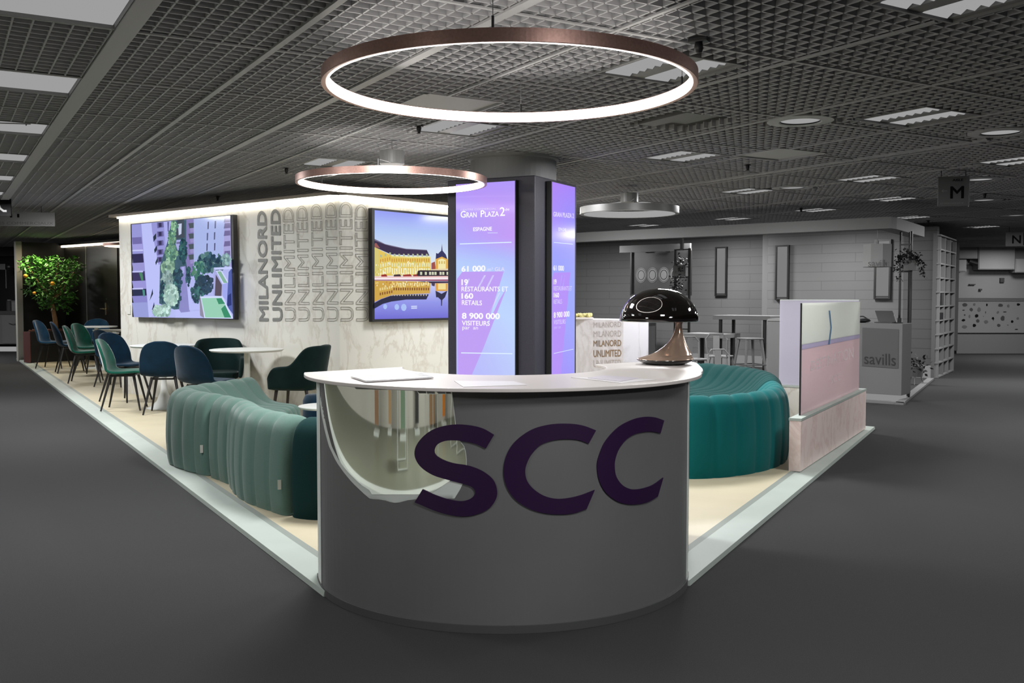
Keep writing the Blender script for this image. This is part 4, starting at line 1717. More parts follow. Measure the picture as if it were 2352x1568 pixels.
def sofa_run(guides, cuts, mats_, labels, group, chan=0.19, tags=()):
    """guides: (back x,y, front x,y) along the sofa; cuts: guide indices where one module ends"""
    n_per = 24
    sp = spline([tuple(g) for g in guides], n_per)
    prof = [np.array(p) for p in spline(PROFILE, 3)]
    tang = [prof[min(i + 1, len(prof) - 1)] - prof[max(i - 1, 0)] for i in range(len(prof))]
    out = []
    for mi in range(len(cuts) - 1):
        i0, i1 = cuts[mi] * n_per, cuts[mi + 1] * n_per
        seg = sp[i0:i1 + 1]
        # arc length measured on the back line
        L = [0]
        for p, q in zip(seg, seg[1:]):
            L.append(L[-1] + 0.65 * math.hypot(q[0] - p[0], q[1] - p[1]) + 0.35 * math.hypot(q[2] - p[2], q[3] - p[3]))
        nch = max(2, round(L[-1] / chan))
        ns = nch * 8
        rows_ = []
        gap = 0.012
        for k in range(ns + 1):
            s_ = gap + (L[-1] - 2 * gap) * k / ns
            j = 0
            while j < len(L) - 2 and L[j + 1] < s_:
                j += 1
            t = (s_ - L[j]) / max(1e-6, L[j + 1] - L[j])
            p = seg[j] * (1 - t) + seg[j + 1] * t
            ph = (k % 8) / 8
            depth = 0.017 * (1 - math.sin(PI * ph) ** 0.35) if 1 < k < ns - 1 else (0.045 if k in (0, ns) else 0.012)
            B = Vector((p[0], p[1], 0))
            Fv = Vector((p[2], p[3], 0)) - B
            W_ = Fv.length
            Fv.normalize()
            r_ = []
            for pt, tg in zip(prof, tang):
                tx, tz = tg[0] * W_, tg[1]
                l_ = math.hypot(tx, tz)
                nx, nz = -tz / l_, tx / l_           # outward: to the back / up
                w = depth if pt[1] > 0.01 else depth * 0.5
                r_.append(B + Fv * (pt[0] * W_ - nx * w) + Vector((0, 0, max(0, pt[1] - nz * w))))
            rows_.append(r_)
        b0 = sum((r[0] for r in rows_), Vector()) / len(rows_)
        t_ = thing('sofa_module', labels[mi], 'sofa', (b0.x, b0.y, ZP), 0, group)
        mb = MB()
        mb.grid([[Vector((v.x - b0.x, v.y - b0.y, v.z)) for v in r] for r in rows_])
        npr = len(prof)
        N = len(rows_)
        mb.f.append(tuple(range(npr)))
        mb.c.append(None)
        mb.f.append(tuple(reversed(range((N - 1) * npr, N * npr))))
        mb.c.append(None)
        mb.build('upholstery', mats_[mi], t_, smooth=True, fix=True)
        out.append((t_, rows_))
    return out


LG = [(-2.52, 9.20, -1.93, 8.90), (-2.66, 8.80, -1.95, 8.72), (-2.80, 8.40, -1.97, 8.50), (-2.865, 8.05, -1.97, 8.36), (-2.62, 7.68, -1.90, 8.25), (-2.33, 7.38, -1.72, 8.02), (-2.20, 7.22, -1.55, 7.78),
      (-2.08, 7.05, -1.38, 7.55), (-1.93, 6.70, -1.24, 7.30), (-1.78, 6.44, -1.12, 7.12), (-1.62, 6.25, -1.00, 6.95), (-1.40, 6.02, -0.86, 6.78), (-1.18, 5.92, -0.70, 6.70), (-0.95, 5.92, -0.55, 6.70)]
LSOFA = sofa_run(LG, [0, 5, 7, 11, 13], [M_SAGE, M_SAGE, M_SAGE, M_SAGE_SHADE],
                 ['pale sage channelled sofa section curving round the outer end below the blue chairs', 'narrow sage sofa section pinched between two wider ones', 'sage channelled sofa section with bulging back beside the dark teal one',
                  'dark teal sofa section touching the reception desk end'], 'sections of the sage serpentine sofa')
RG = [(0.90, 7.32, 0.95, 8.1), (1.39, 7.28, 1.30, 8.1), (1.76, 7.42, 1.52, 8.22), (2.10, 7.74, 1.63, 8.42), (2.33, 8.16, 1.70, 8.66), (2.46, 8.75, 1.74, 8.98), (2.62, 9.40, 1.80, 9.40),
      (2.68, 10.0, 1.82, 9.75), (2.58, 10.6, 1.74, 10.05), (2.30, 11.1, 1.58, 10.28), (1.85, 11.4, 1.30, 10.45)]
RSOFA = sofa_run(RG, [0, 5, 10], [M_TEAL, M_TEAL2], ['bright teal channelled sofa section beside the pink marble plinth', 'deep teal sofa section curving behind the bright teal one'], 'sections of the teal round sofa', 0.19)


def cloth_tag(root, x, y, P):
    m_ = MB()
    n = Vector((P.x, P.y, 0)).normalized() * -1
    sd = Vector((-n.y, n.x, 0))
    m_.box(P + n * 0.012, (0.022, 0.006, 0.06), axes=(sd, n))
    m_.build('cloth_tag', M_CLOTHTAG, root, world=True)


for so, mi, row, z in ((LSOFA, 0, -3, 0.21), (LSOFA, 2, -3, 0.2), (RSOFA, 0, -6, 0.3)):
    r_ = so[mi][1][row][6]
    cloth_tag(so[mi][0], 0, 0, Vector((r_.x, r_.y, z + ZP)))

# ================================================================== PLINTH AND GLASS
pl_a = pz(1838, 1083, ZP)
pl_b = pz(1988, 984, ZP)
pdv = (pl_b - pl_a)
pdl = pdv.length
pdv.normalize()
pin = Vector((-pdv.y, pdv.x, 0))
ZPL = 0.46
pth = thing('plinth', 'low pink marble plinth along the booth edge carrying two glass panes', 'plinth', (pl_a.x, pl_a.y, ZP))
mb = MB()
mb.run(pl_a, pdv, pdl, pin, 0.09, ZP, ZPL - 0.02)
mb.build('long_side', M_PMARBLE, pth, world=True)
WB = Vector((pl_b.x, pl_b.y, 0))
mb = MB()
mb.run(WB - VV * 0.0 + pin * 0.095, UU, 1.08, -VV, 0.16, ZP, ZPL - 0.02)
mb.build('short_side', M_MARBLE, pth, world=True)
mb = MB()
mb.run(pl_a - pdv * 0.004 - pin * 0.004, pdv, pdl + 0.008, pin, 0.098, ZPL - 0.02, ZPL)
mb.build('cap', M_BORDER, pth, world=True)
mb = MB()
mb.run(WB + pin * 0.1, UU, 1.08, -VV, 0.165, ZPL - 0.02, ZPL)
mb.build('cap', M_BORDER, pth, world=True)
PG = pl_a + pin * 0.05
ga = pp(1841, 820, PG, Vector((pdv.y, -pdv.x, 0)))
gb = pp(1975, 820, PG, Vector((pdv.y, -pdv.x, 0)))
zg = pd(1841, 696, ga.y).z
gl = Vector((gb.x - ga.x, gb.y - ga.y, 0)).length - 0.03
pane = thing('glass_screen', 'tall glass pane with painted pink and cream film on the long side of the plinth', 'glass pane', (ga.x, ga.y, ZPL))
zf = pd(1905, 783, (ga.y + gb.y) / 2).z
M_GPINK = glass_mat('pink_film_glass', (0.95, 0.88, 0.88), (0.78, 0.63, 0.65), 0.66)  # reflected pink put into the pane's own colour
M_GCREAM = glass_mat('cream_film_glass', (0.96, 0.97, 0.92), (0.79, 0.81, 0.77), 0.62)  # reflected cream, likewise painted into the pane
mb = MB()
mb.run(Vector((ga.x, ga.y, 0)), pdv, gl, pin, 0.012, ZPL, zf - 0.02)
mb.build('pink_reflection_band', M_GPINK, pane, world=True)
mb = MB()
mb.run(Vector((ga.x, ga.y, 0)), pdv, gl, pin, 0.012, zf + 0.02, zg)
mb.build('cream_reflection_band', M_GCREAM, pane, world=True)
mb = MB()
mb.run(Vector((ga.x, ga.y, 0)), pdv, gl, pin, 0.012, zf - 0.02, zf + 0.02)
mb.build('violet_reflection_line', glass_mat('violet_film_glass', (0.9, 0.88, 0.95), (0.58, 0.54, 0.68), 0.7), pane, world=True)  # violet seam between the two painted reflections
mb = MB()
mb.run(Vector((ga.x, ga.y, 0)) - pdv * 0.008, pdv, 0.008, pin, 0.013, ZPL, zg)
mb.build('dark_edge', M_BLACK, pane, world=True)
nG = Vector((pdv.y, -pdv.x, 0))
mb = MB()
w0 = 3.5
for (xa, ya), (xb, yb) in (((1905, 713), (1909, 752)), ((1909, 752), (1904, 791))):
    poly_on(mb, [(xa - w0 / 2, ya), (xa + w0 / 2, ya), (xb + w0 / 2, yb), (xb - w0 / 2, yb)], PG, nG, None, 0.004)
mb.build('blue_mark', mat('blue_vinyl', (0.10, 0.24, 0.42), 0.5), pane, world=True)  # reflected blue pole drawn as flat colour on the pane
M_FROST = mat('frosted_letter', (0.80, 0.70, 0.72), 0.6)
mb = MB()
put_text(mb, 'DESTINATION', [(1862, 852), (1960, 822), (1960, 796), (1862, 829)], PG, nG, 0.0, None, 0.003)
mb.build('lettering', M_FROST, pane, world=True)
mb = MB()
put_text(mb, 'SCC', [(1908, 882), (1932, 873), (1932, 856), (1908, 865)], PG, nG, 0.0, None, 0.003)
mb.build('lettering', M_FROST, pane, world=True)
# second pane on the short side
PR = WB + pin * 0.095 - VV * 0.08
r0 = pp(1972, 820, PR, -VV)
r1 = pp(1791, 820, PR, -VV)
zr = pp(1880, 689.5, PR, -VV).z
pane2 = thing('glass_screen', 'glass pane with painted lavender reflections at the back behind the pink one', 'glass pane', (r0.x, r0.y, ZPL))
mb = MB()
mb.run(Vector((r0.x, r0.y, 0)), UU, (r1 - r0).length if abs(r1.z - r0.z) < 9 else 1.2, -VV, 0.012, ZPL, zr)
mb.build('pane', glass_mat('lavender_reflection_glass', (0.93, 0.92, 0.97), (0.70, 0.67, 0.76), 0.66), pane2, world=True)  # lavender cast from reflections, put into the pane's colour
mb = MB()
mb.run(Vector((r0.x, r0.y, 0)), UU, (Vector((r1.x, r1.y, 0)) - Vector((r0.x, r0.y, 0))).length, -VV, 0.013, zr, zr + 0.008)
mb.build('top_edge', M_EDGE, pane2, world=True)

# ================================================================== PRINTED BAR COUNTER BEHIND THE TOTEM
bc = pd(1432, 735, 12.35)
bcp = Vector((bc.x, bc.y, 0))
bar = thing('bar_counter', 'white marble bar counter with bronze printed words behind the lamp', 'counter', (bc.x, bc.y, ZP))
mb = MB()
p1 = pp(1358, 780, bcp, -VV)
bl = (Vector((p1.x, p1.y, 0)) - bcp).length
mb.run(bcp, UU, bl + 0.9, VV, 0.6, ZP, bc.z)
mb.build('body', marble_mat('bar_marble', (0.66, 0.64, 0.69), (0.46, 0.43, 0.44), 0.8), bar, world=True)
for s, y0, y1, c, bold in (('MILANORD', 740, 752, (190, 180, 178), 0.0), ('MILANORD', 760, 774, (190, 181, 180), 0.0), ('MILANORD', 781.5, 796, (150, 122, 92), 0.012), ('UNLIMITED', 804, 820, (150, 122, 92), 0.012), ('UNLIMITED', 827, 843, (192, 182, 180), 0.0)):
    mb = MB()
    put_text(mb, s, [(1363, y1), (1426.5, y1 - 1.5), (1426.5, y0 - 1.5), (1363, y0)], bcp, -VV, bold, None, 0.004)
    mb.build('lettering', mat('print_%d' % c[0], tuple(v * 0.8 for v in lin(c)), 0.6), bar, world=True)
tr = thing('snack_tray', 'shallow tray of pale yellow snacks on the printed bar counter', 'tray', tuple(Vector((pd(1345, 734, 12.75).x, 12.75, bc.z + 0.004))))
mb = MB()
mb.box((-0.08, 0.05, 0.012), (0.36, 0.2, 0.02))
mb.build('tray', M_WHITE, tr, bevel=0.004)
mb = MB()
rnd = random.Random(3)
for k in range(46):
    mb.sphere((-0.08 + rnd.uniform(-0.16, 0.16), 0.05 + rnd.uniform(-0.08, 0.08), 0.035 + rnd.uniform(0, 0.025)), 0.022, 7, 5)
o = mb.build('snacks', mat('pale_yellow', (0.55, 0.50, 0.22), 0.7), tr, smooth=True)
o['kind'] = 'stuff'

# ================================================================== CITRUS TREE
pa = pz(71, 833, ZP)
pa.z = 0
pb = pa + VV * 1.15
zpt = pd(71, 762, pa.y).z
plant = thing('planter_box', 'dark planter box with reddish end at the foot of the citrus tree', 'planter', (pa.x, pa.y, ZP))
mb = MB()
mb.run(pa, VV, 1.15, UU, 0.28, ZP, zpt)
mb.build('box', mat('planter_black', (0.010, 0.008, 0.007), 0.5), plant, world=True)
mb = MB()
mb.run(pa - VV * 0.02, UU, 0.28, VV, 0.018, ZP, zpt)
mb.build('end_board', M_WOODRED, plant, world=True)
mb = MB()
rnd = random.Random(11)
for k in range(120):
    q = pa + VV * rnd.uniform(0.05, 1.1) + UU * rnd.uniform(0.04, 0.24)
    mb.sphere((q.x, q.y, zpt + rnd.uniform(0, 0.02)), rnd.uniform(0.02, 0.035), 6, 4)
o = mb.build('bark_chips', M_SOIL, plant, world=True)
o['kind'] = 'stuff'
tb = pa + VV * 0.62 + UU * 0.17
TD = tb.y
tree = thing('citrus_tree', 'bushy citrus tree with three oranges in front of the black panel', 'tree', (tb.x, tb.y, zpt))
K = lambda x, y: pd(x, y, TD)
tr0 = Vector((tb.x, tb.y, zpt - 0.05))
trx = K(120, 700)
mb = MB()
pts = [tr0, tr0.lerp(trx, 0.5) + Vector((0.015, 0, 0)), trx, K(121, 680)]
mb.tube(pts, 0.055, 10, 0.035)
mb.build('trunk', M_BARK, tree, world=True)
rnd = random.Random(21)
for xe, ye in ((75, 610), (100, 600), (130, 602), (160, 612), (178, 625), (90, 650), (150, 650), (120, 640)):
    mb = MB()
    e = K(xe, ye) + Vector((0, rnd.uniform(-0.3, 0.3), 0))
    s0 = K(121, 690)
    mb.tube([s0, s0.lerp(e, 0.5) + Vector((0, 0, -0.05)), e], 0.022, 6, 0.006)
    mb.build('branch', M_BARK, tree, world=True)
mb = MB()
BL = [(72, 604, 24, 20), (62, 615, 14, 16), (82, 596, 12, 10), (100, 612, 22, 18), (130, 606, 24, 18), (158, 614, 22, 18), (180, 612, 14, 12), (172, 594, 6, 10), (90, 640, 28, 24), (130, 640, 34, 26), (165, 640, 20, 22),
      (62, 668, 10, 10), (100, 675, 22, 20), (140, 672, 28, 22), (100, 698, 16, 12), (135, 695, 22, 14), (162, 684, 14, 14), (160, 712, 8, 7)]
for cx_, cy_, rx_, ry_ in BL:
    for k in range(int(rx_ * ry_ * 0.26)):
        while True:
            u, v, w = rnd.uniform(-1, 1), rnd.uniform(-1, 1), rnd.uniform(-1, 1)
            if u * u + v * v + w * w < 1:
                break
        c = K(cx_ + rx_ * u, cy_ + ry_ * v) + Vector((0, w * rx_ * 0.009 * 1.6, 0))
        ax = Vector((rnd.uniform(-1, 1), rnd.uniform(-1, 1), rnd.uniform(-0.7, 0.5))).normalized()
        sd = ax.cross(Vector((rnd.uniform(-0.4, 0.4), rnd.uniform(-0.4, 0.4), 1))).normalized()
        l = rnd.uniform(0.075, 0.125)
        nrm = ax.cross(sd) * (l * 0.10)
        w_ = l * 0.26
        mb.add([c, c + ax * l * 0.45 + sd * w_ + nrm, c + ax * l, c + ax * l * 0.45 - sd * w_ + nrm, c + ax * l * 0.5], [(0, 1, 4), (1, 2, 4), (2, 3, 4), (3, 0, 4)])
o = mb.build('foliage', M_LEAF, tree, world=True, smooth=True)
for x, y in ((79, 634.5), (139.5, 651.5), (99, 673)):
    mb = MB()
    mb.sphere(K(x, y) + Vector((0, -0.38, 0)), 0.042 if x != 99 else 0.033, 14, 10)
    mb.build('orange', M_ORANGE, tree, world=True, smooth=True)

# ================================================================== CEILING FITTINGS
RZC = math.atan2(CA.y, CA.x)


def louvre_light(loc, label):
    t = thing('ceiling_light', label, 'ceiling light', loc, RZC, 'square louvred ceiling lights')
    mb = MB()
    for s_ in (-1, 1):
        mb.box((0, s_ * 0.293, 0.022), (0.60, 0.016, 0.05))
        mb.box((s_ * 0.293, 0, 0.022), (0.016, 0.60, 0.05))
    mb.box((0, 0, 0.075), (0.60, 0.60, 0.01))
    mb.box((0, 0.0, 0.035), (0.57, 0.10, 0.05))
    for s_ in (-1, 1):
        mb.box((0, s_ * 0.265, 0.035), (0.57, 0.045, 0.05))
    mb.build('housing', mat('fitting_grey', (0.20, 0.20, 0.20), 0.5), t)
    for s_ in (-1, 1):
        mb = MB()
        g = []
        n = 8
        for k in range(n):
            x0 = -0.28 + 0.56 * k / n
            x1 = x0 + 0.56 / n
            g.append([(x0, s_ * 0.145 - 0.09, 0.05), (x0, s_ * 0.145 + 0.09, 0.05)])
            g.append([(x1 - 0.002, s_ * 0.145 - 0.09, 0.008), (x1 - 0.002, s_ * 0.145 + 0.09, 0.008)])
        mb.grid([[Vector(p) for p in r] for r in g])
        mb.build('diffuser', M_PANELGREY, t)
    return t


def cl_label(i):
    return ['louvred square ceiling light behind the big copper ring', 'louvred square ceiling light near two round downlights, second row', 'louvred square ceiling light in front of the flat grey panel',
            'louvred ceiling light in line with the aisle letter sign', 'louvred ceiling light beside a small round downlight, third row', 'louvred ceiling light just before the white fascia corner',
            'louvred ceiling light above the far rim of the big ring', 'louvred ceiling light cut by the picture edge above the aisle sign', 'louvred ceiling light cut by the top edge of the picture',
            'louvred ceiling light just above the copper ring with steel box', 'small far louvred light low over the middle of the white fascia', 'small far louvred light low over the menu board side of the fascia',
            'small far louvred light beside the grey ring lamp', 'narrow far louvred light just beyond the fascia corner', 'louvred ceiling light directly over the grey ring lamp', 'far louvred light over the dark plank end wall'][i]


first = None
for i, (a, b) in enumerate(FIX):
    p = from_ab(a, b)
    if first is None:
        first = louvre_light(tuple(p), cl_label(i))
    else:
        dup(first, tuple(p), RZC, cl_label(i), 'square louvred ceiling lights')
LBL = ['wide flat ceiling light at the top corner above the camera side aisle', 'wide flat ceiling light, first one wholly beside the broad ceiling beam', 'wide flat ceiling light just below the exit sign',
       'wide flat ceiling light, fourth along the broad ceiling beam', 'wide flat ceiling light, fifth along the broad ceiling beam', 'tiny far flat ceiling light at the end of the broad beam']
pan = None
for i, a in enumerate(PANELS):
    p = from_ab(a + 0.31, 0.12)
    if pan is None:
        pan = thing('ceiling_light', LBL[i], 'ceiling light', tuple(p), RZC, 'wide flat ceiling lights')
        mb = MB()
        for s_ in (-1, 1):
            mb.box((0, s_ * 0.662, 0.02), (0.62, 0.014, 0.045))
            mb.box((s_ * 0.303, 0, 0.02), (0.014, 1.32, 0.045))
        mb.build('housing', MATS['fitting_grey'], pan)
        mb = MB()
        mb.box((0, 0, 0.02), (0.59, 1.30, 0.008))
        mb.build('diffuser', M_PANELGREY, pan)
    else:
        dup(pan, tuple(p), RZC, LBL[i], 'wide flat ceiling lights')
dl0 = None
DLB = ['round recessed downlight over the far edge of the teal sofa', 'round recessed downlight second from the picture edge, beyond the louvred light', 'small round downlight beyond the flat grey ceiling panel',
       'round downlight just past the edge of the aisle letter sign', 'round downlight below the sprinkler past the aisle letter sign', 'tiny far round downlight near the second letter sign']
for i, c in enumerate(DOWN):
    p = from_ab(*c)
    if dl0 is None:
        dl0 = thing('ceiling_downlight', DLB[i], 'ceiling light', tuple(p), RZC, 'round recessed downlights')
        mb = MB()
        mb.lathe([(0.145, 0.0), (0.155, -0.006), (0.24, 0.0), (0.24, 0.012), (0.15, 0.012), (0.13, 0.05)], (0, 0, 0), 40, caps=False)
        mb.build('trim_ring', M_RUNNER, dl0)
        mb = MB()
        mb.lathe([(0.0005, 0.03), (0.142, 0.03), (0.142, 0.008), (0.0005, 0.006)], (0, 0, 0), 40, caps=False)
        mb.build('diffuser', M_PANELGREY, dl0)
    else:
        dup(dl0, tuple(p), RZC, DLB[i], 'round recessed downlights')
for c, lab in ((FLAT, 'plain flat grey square panel let into the ceiling grid'), (HATCH, 'flat grey hatch in the ceiling seen through the big ring')):
    t = thing('ceiling_panel', lab, 'ceiling panel', tuple(from_ab(*c)), RZC)
    mb = MB()
    mb.box((0, 0, 0.016), (0.56, 0.56, 0.012))
    mb.build('plate', mat('panel_grey', (0.36, 0.36, 0.36), 0.6), t, bevel=0.004)
    mb = MB()
    for s_ in (-1, 1):
        mb.box((0, s_ * 0.29, 0.01), (0.60, 0.02, 0.03))
        mb.box((s_ * 0.29, 0, 0.01), (0.02, 0.60, 0.03))
    mb.build('frame', M_RUNNER, t)
t = thing('ceiling_vent', 'open dark ceiling tile with folded grey plates beyond the big ring', 'ceiling vent', tuple(from_ab(*ACU)), RZC)
mb = MB()
mb.box((0, 0.12, 0.03), (0.56, 0.16, 0.05))
mb.build('duct_plate', mat('vent_grey', (0.13, 0.13, 0.13), 0.6), t)
mb = MB()
mb.box((0, -0.17, 0.06), (0.56, 0.2, 0.02))
mb.build('inner_plate', MATS['vent_grey'], t)


def sprinkler(x, y, label, s_=1.0, z=ZC):
    p = pz(x, y, z)
    t = thing('ceiling_sprinkler', label, 'sprinkler', tuple(p), 0, 'ceiling sprinklers', s_)
    mb = MB()
    mb.lathe([(0.012, 0.0), (0.02, -0.012), (0.016, -0.035), (0.010, -0.05), (0.022, -0.056), (0.001, -0.06)], (0, 0, 0), 14)
    mb.build('nozzle', M_BLACK, t)
    mb = MB()
    mb.lathe([(0.03, 0.0), (0.035, -0.006), (0.0005, -0.008)], (0, 0, 0), 18)
    mb.build('collar', M_BLACKMET, t)
    return t


t = thing('ceiling_camera', 'small black camera fixed to the ceiling above the big copper ring', 'camera', tuple(pz(1605, 88, ZC)), -0.5)
mb = MB()
mb.box((0, 0, -0.008), (0.10, 0.05, 0.025))
mb.build('mount', M_BLACK, t, bevel=0.004)
mb = MB()
mb.lathe([(0.001, -0.075), (0.016, -0.07), (0.024, -0.05), (0.018, -0.02), (0.012, -0.015)], (0, 0, 0), 16)
mb.build('head', M_BLACK, t, smooth=True)
s0 = sprinkler(962, 290, 'black sprinkler under the near rim side of the big ring')
for x, y, lab, sc_ in ((1717, 378, 'black sprinkler beside the flat grey ceiling panel', 1.0), (2262, 444, 'black sprinkler next to the edge of the aisle letter sign', 1.0), (658, 386, 'black sprinkler just above the copper ring edge', 1.0),
                       (500, 450, 'black sprinkler over the marble wall light strip', 1.0), (1840, 478, 'small black sprinkler hanging over the far white fascia', 1.0)):
    dup(s0, tuple(pz(x, y, ZC)), 0, lab, 'ceiling sprinklers', sc_)
dup(s0, tuple(pz(2132, 506, ZC)), 0, 'tiny black sprinkler beyond the fascia corner', 'ceiling sprinklers', 1.0)


def hang_board(name, label, cx, y0, y1, w, d, rz, m, cat='sign'):
    """board hanging from the ceiling by two rods"""
    pt, pb_ = pd(cx, y0, d), pd(cx, y1, d)
    t = thing(name, label, cat, (pt.x, d, pb_.z), rz)
    h = pt.z - pb_.z
    mb = MB()
    mb.box((0, 0, h / 2), (w, 0.02, h))
    mb.build('board', m, t)
    for s_ in (-1, 1):
        mb = MB()
        mb.tube([(s_ * w * 0.4, 0, h), (s_ * w * 0.4, 0, ZC - pb_.z)], 0.004, 6)
        mb.build('hanger', M_BLACKMET, t)
    return t, h


def put_local(parent, s, x0, z0, x1, z1, y, m, bold=0.0):
    vs, fs, n0 = text_geo(s, bold)
    mb = MB()
    mb.add([(x0 + (x1 - x0) * u, y - 0.0002 * (i // n0), z0 + (z1 - z0) * v) for i, (u, v) in enumerate(vs)], fs)
    o = mb.build('lettering', m, parent)
    return o


M_SIGNGREY = mat('sign_grey', (0.13, 0.13, 0.13), 0.6)
M_SIGNDARK = mat('sign_dark', (0.006, 0.006, 0.006), 0.7, spec=0.1)
M_SIGNLT = mat('sign_light', (0.24, 0.24, 0.24), 0.6)
sg, h = hang_board('aisle_sign', 'hanging grey aisle sign with a big letter M and arrow', 2190, 405, 473, 0.29, 10.0, -0.25, M_SIGNGREY)
put_local(sg, 'M', -0.03, 0.075, 0.10, 0.20, -0.012, M_SIGNDARK, 0.02)
put_local(sg, 'AISLE', -0.01, 0.25, 0.09, 0.275, -0.012, M_SIGNDARK, 0.02)
put_local(sg, 'EMERGENCY', -0.12, 0.02, 0.10, 0.035, -0.012, M_SIGNLT, 0.0)
mb = MB()
mb.box((-0.085, -0.012, 0.155), (0.05, 0.002, 0.006))
mb.add([(-0.115, -0.0125, 0.155), (-0.095, -0.0125, 0.172), (-0.09, -0.0125, 0.167), (-0.104, -0.0125, 0.155), (-0.09, -0.0125, 0.143), (-0.095, -0.0125, 0.138)], [(0, 1, 2, 3), (0, 3, 4, 5)])
mb.build('arrow', M_SIGNLT, sg)
mb = MB()
mb.box((0.149, 0, h / 2), (0.006, 0.03, h + 0.02))
mb.build('edge_light', M_SIGNLT, sg)
sg, h = hang_board('aisle_sign', 'hanging grey aisle sign with letter N cut by the picture edge', 2352, 533, 565, 0.62, 18.0, -0.25, M_SIGNGREY)
put_local(sg, 'N', -0.20, 0.05, -0.05, 0.2, -0.012, M_SIGNDARK, 0.02)
mb = MB()
mb.box((0.05, -0.014, h / 2), (0.12, 0.01, h * 0.9))
mb.build('dark_panel', M_SIGNDARK, sg)
sg, h = hang_board('company_board', 'long pale hanging board with a line of grey capitals beyond the platform', -30, 487, 519, 1.9, 14.0, 0.06, mat('board_grey', (0.26, 0.26, 0.26), 0.6))
put_local(sg, 'SOCIETE CENTRES COMMERCIAUX', -0.50, 0.022, 0.93, 0.062, -0.012, M_SIGNGREY, 0.0)
mb = MB()
mb.box((0.34, -0.012, h - 0.05), (0.03, 0.004, 0.05))
mb.box((0.44, -0.012, h - 0.05), (0.03, 0.004, 0.05))
mb.build('slots', M_SIGNDARK, sg)
sg, h = hang_board('phone_sign', 'black hanging sign with a pale telephone handset', -18, 457, 496, 0.50, 13.0, 0.0, M_SIGNDARK)
mb = MB()
pts = [(0.075 + 0.06 * math.cos(a), -0.0115, 0.135 + 0.09 * math.sin(a)) for a in [PI + k * PI / 2.2 / 8 for k in range(9)]]
pts = [(0.02, -0.014, 0.21), (0.06, -0.014, 0.205), (0.085, -0.014, 0.16), (0.11, -0.014, 0.10), (0.155, -0.014, 0.065), (0.20, -0.014, 0.065)]
mb.tube(pts, 0.016, 8)
mb.build('handset', M_SIGNLT, sg)
sg, h = hang_board('exit_sign', 'hanging exit sign box with a running figure beside the ceiling lights', 20, 258, 284, 0.30, 7.4, 0.2, M_SIGNGREY)
mb = MB()
mb.box((0, -0.013, h * 0.42), (0.28, 0.004, h * 0.62))
mb.build('panel', M_SIGNDARK, sg)
mb = MB()
mb.sphere((0.055, -0.017, h * 0.60), 0.006, 8, 6)
mb.tube([(0.052, -0.017, h * 0.52), (0.046, -0.017, h * 0.36), (0.062, -0.017, h * 0.22)], 0.004, 5)
mb.tube([(0.046, -0.017, h * 0.36), (0.030, -0.017, h * 0.22)], 0.004, 5)
mb.tube([(0.035, -0.017, h * 0.46), (0.072, -0.017, h * 0.44)], 0.003, 5)
mb.build('running_figure', M_SIGNLT, sg)
mb = MB()
mb.box((0.0, -0.017, h * 0.4), (0.006, 0.003, h * 0.4))
mb.build('door_mark', M_SIGNLT, sg)

# ================================================================== GREY STAND BEHIND (fascia, plank walls, counters)
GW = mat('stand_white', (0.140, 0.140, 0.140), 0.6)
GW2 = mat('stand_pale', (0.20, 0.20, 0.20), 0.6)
# fascia beam
FC = pd(2047, 497, 12.75)
FC2 = pd(2047, 524, 12.75)
fcp = Vector((FC.x, FC.y, 0))
fdir = UU
mb = MB()
mb.run(fcp, fdir, 7.2, VV, 0.22, FC2.z, FC.z)
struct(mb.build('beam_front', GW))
mb = MB()
mb.run(fcp + VV * 0.22, Vector((0.54, 0.84, 0)), 2.0, fdir, 0.22, FC2.z, FC.z)
struct(mb.build('beam_side', GW))


def plank_wall(name, p, d, L, m, z0, z1, T=0.1):
    """plank wall in its own axes so that the board pattern runs along it"""
    d = Vector(d).normalized()
    o_ = MB()
    o_.box((L / 2, T / 2, (z0 + z1) / 2), (L, T, z1 - z0))
    o = o_.build(name, m)
    o.location = (p[0], p[1], 0)
    o.rotation_euler = (0, 0, math.atan2(d.y, d.x))
    return struct(o)


WP = pz(2146, 862, 0.05)
WP.z = 0
# left-to-right direction along the wall is -UU; its outward normal is -VV
q = pp(1762, 700, WP, -VV)
L1 = (Vector((q.x, q.y, 0)) - WP).length
pl_ = WP + UU * L1
plank_wall('wall_planks', pl_, -UU, L1 - 0.55, M_PLANK, 0.22, 2.6)
plank_wall('wall_plank_end', WP + UU * 0.55, -UU, 0.55, M_PLANK2, 0.22, 2.62, 0.12)
P2w = pd(1658, 624, 20.0)
P2w.z = 0
q = pp(1775, 700, P2w, -VV)
qs = Vector((q.x, q.y, 0))
plank_wall('wall_plank_back', qs + UU * 9.0, -UU, 9.0, M_PLANK, 0.22, 2.75)
plank_wall('wall_plank_return', pl_, (qs - pl_), (qs - pl_).length, M_BACKG, 0.22, 2.6)
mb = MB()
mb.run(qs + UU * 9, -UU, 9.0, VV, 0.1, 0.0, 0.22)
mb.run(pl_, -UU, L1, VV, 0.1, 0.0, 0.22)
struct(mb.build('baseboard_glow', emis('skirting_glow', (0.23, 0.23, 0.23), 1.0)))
# stand floor edge line
mb = MB()
e0 = pz(2075, 930, 0)
e1 = pz(2145, 872, 0)
ed = Vector((e1.x - e0.x, e1.y - e0.y, 0))
mb.run(Vector((e0.x, e0.y, 0)), ed, ed.length, Vector((-ed.y, ed.x, 0)), 0.10, 0.0, 0.03)
mb.run(Vector((e0.x, e0.y, 0)), UU, 6.0, VV, 0.10, 0.0, 0.03)
struct(mb.build('trim_6', mat('edge_pale', (0.16, 0.16, 0.16), 0.6)))

# framed wall lights
M_FRAMELIT = emis('frame_lamp_glow', (0.205, 0.205, 0.205), 1.0)


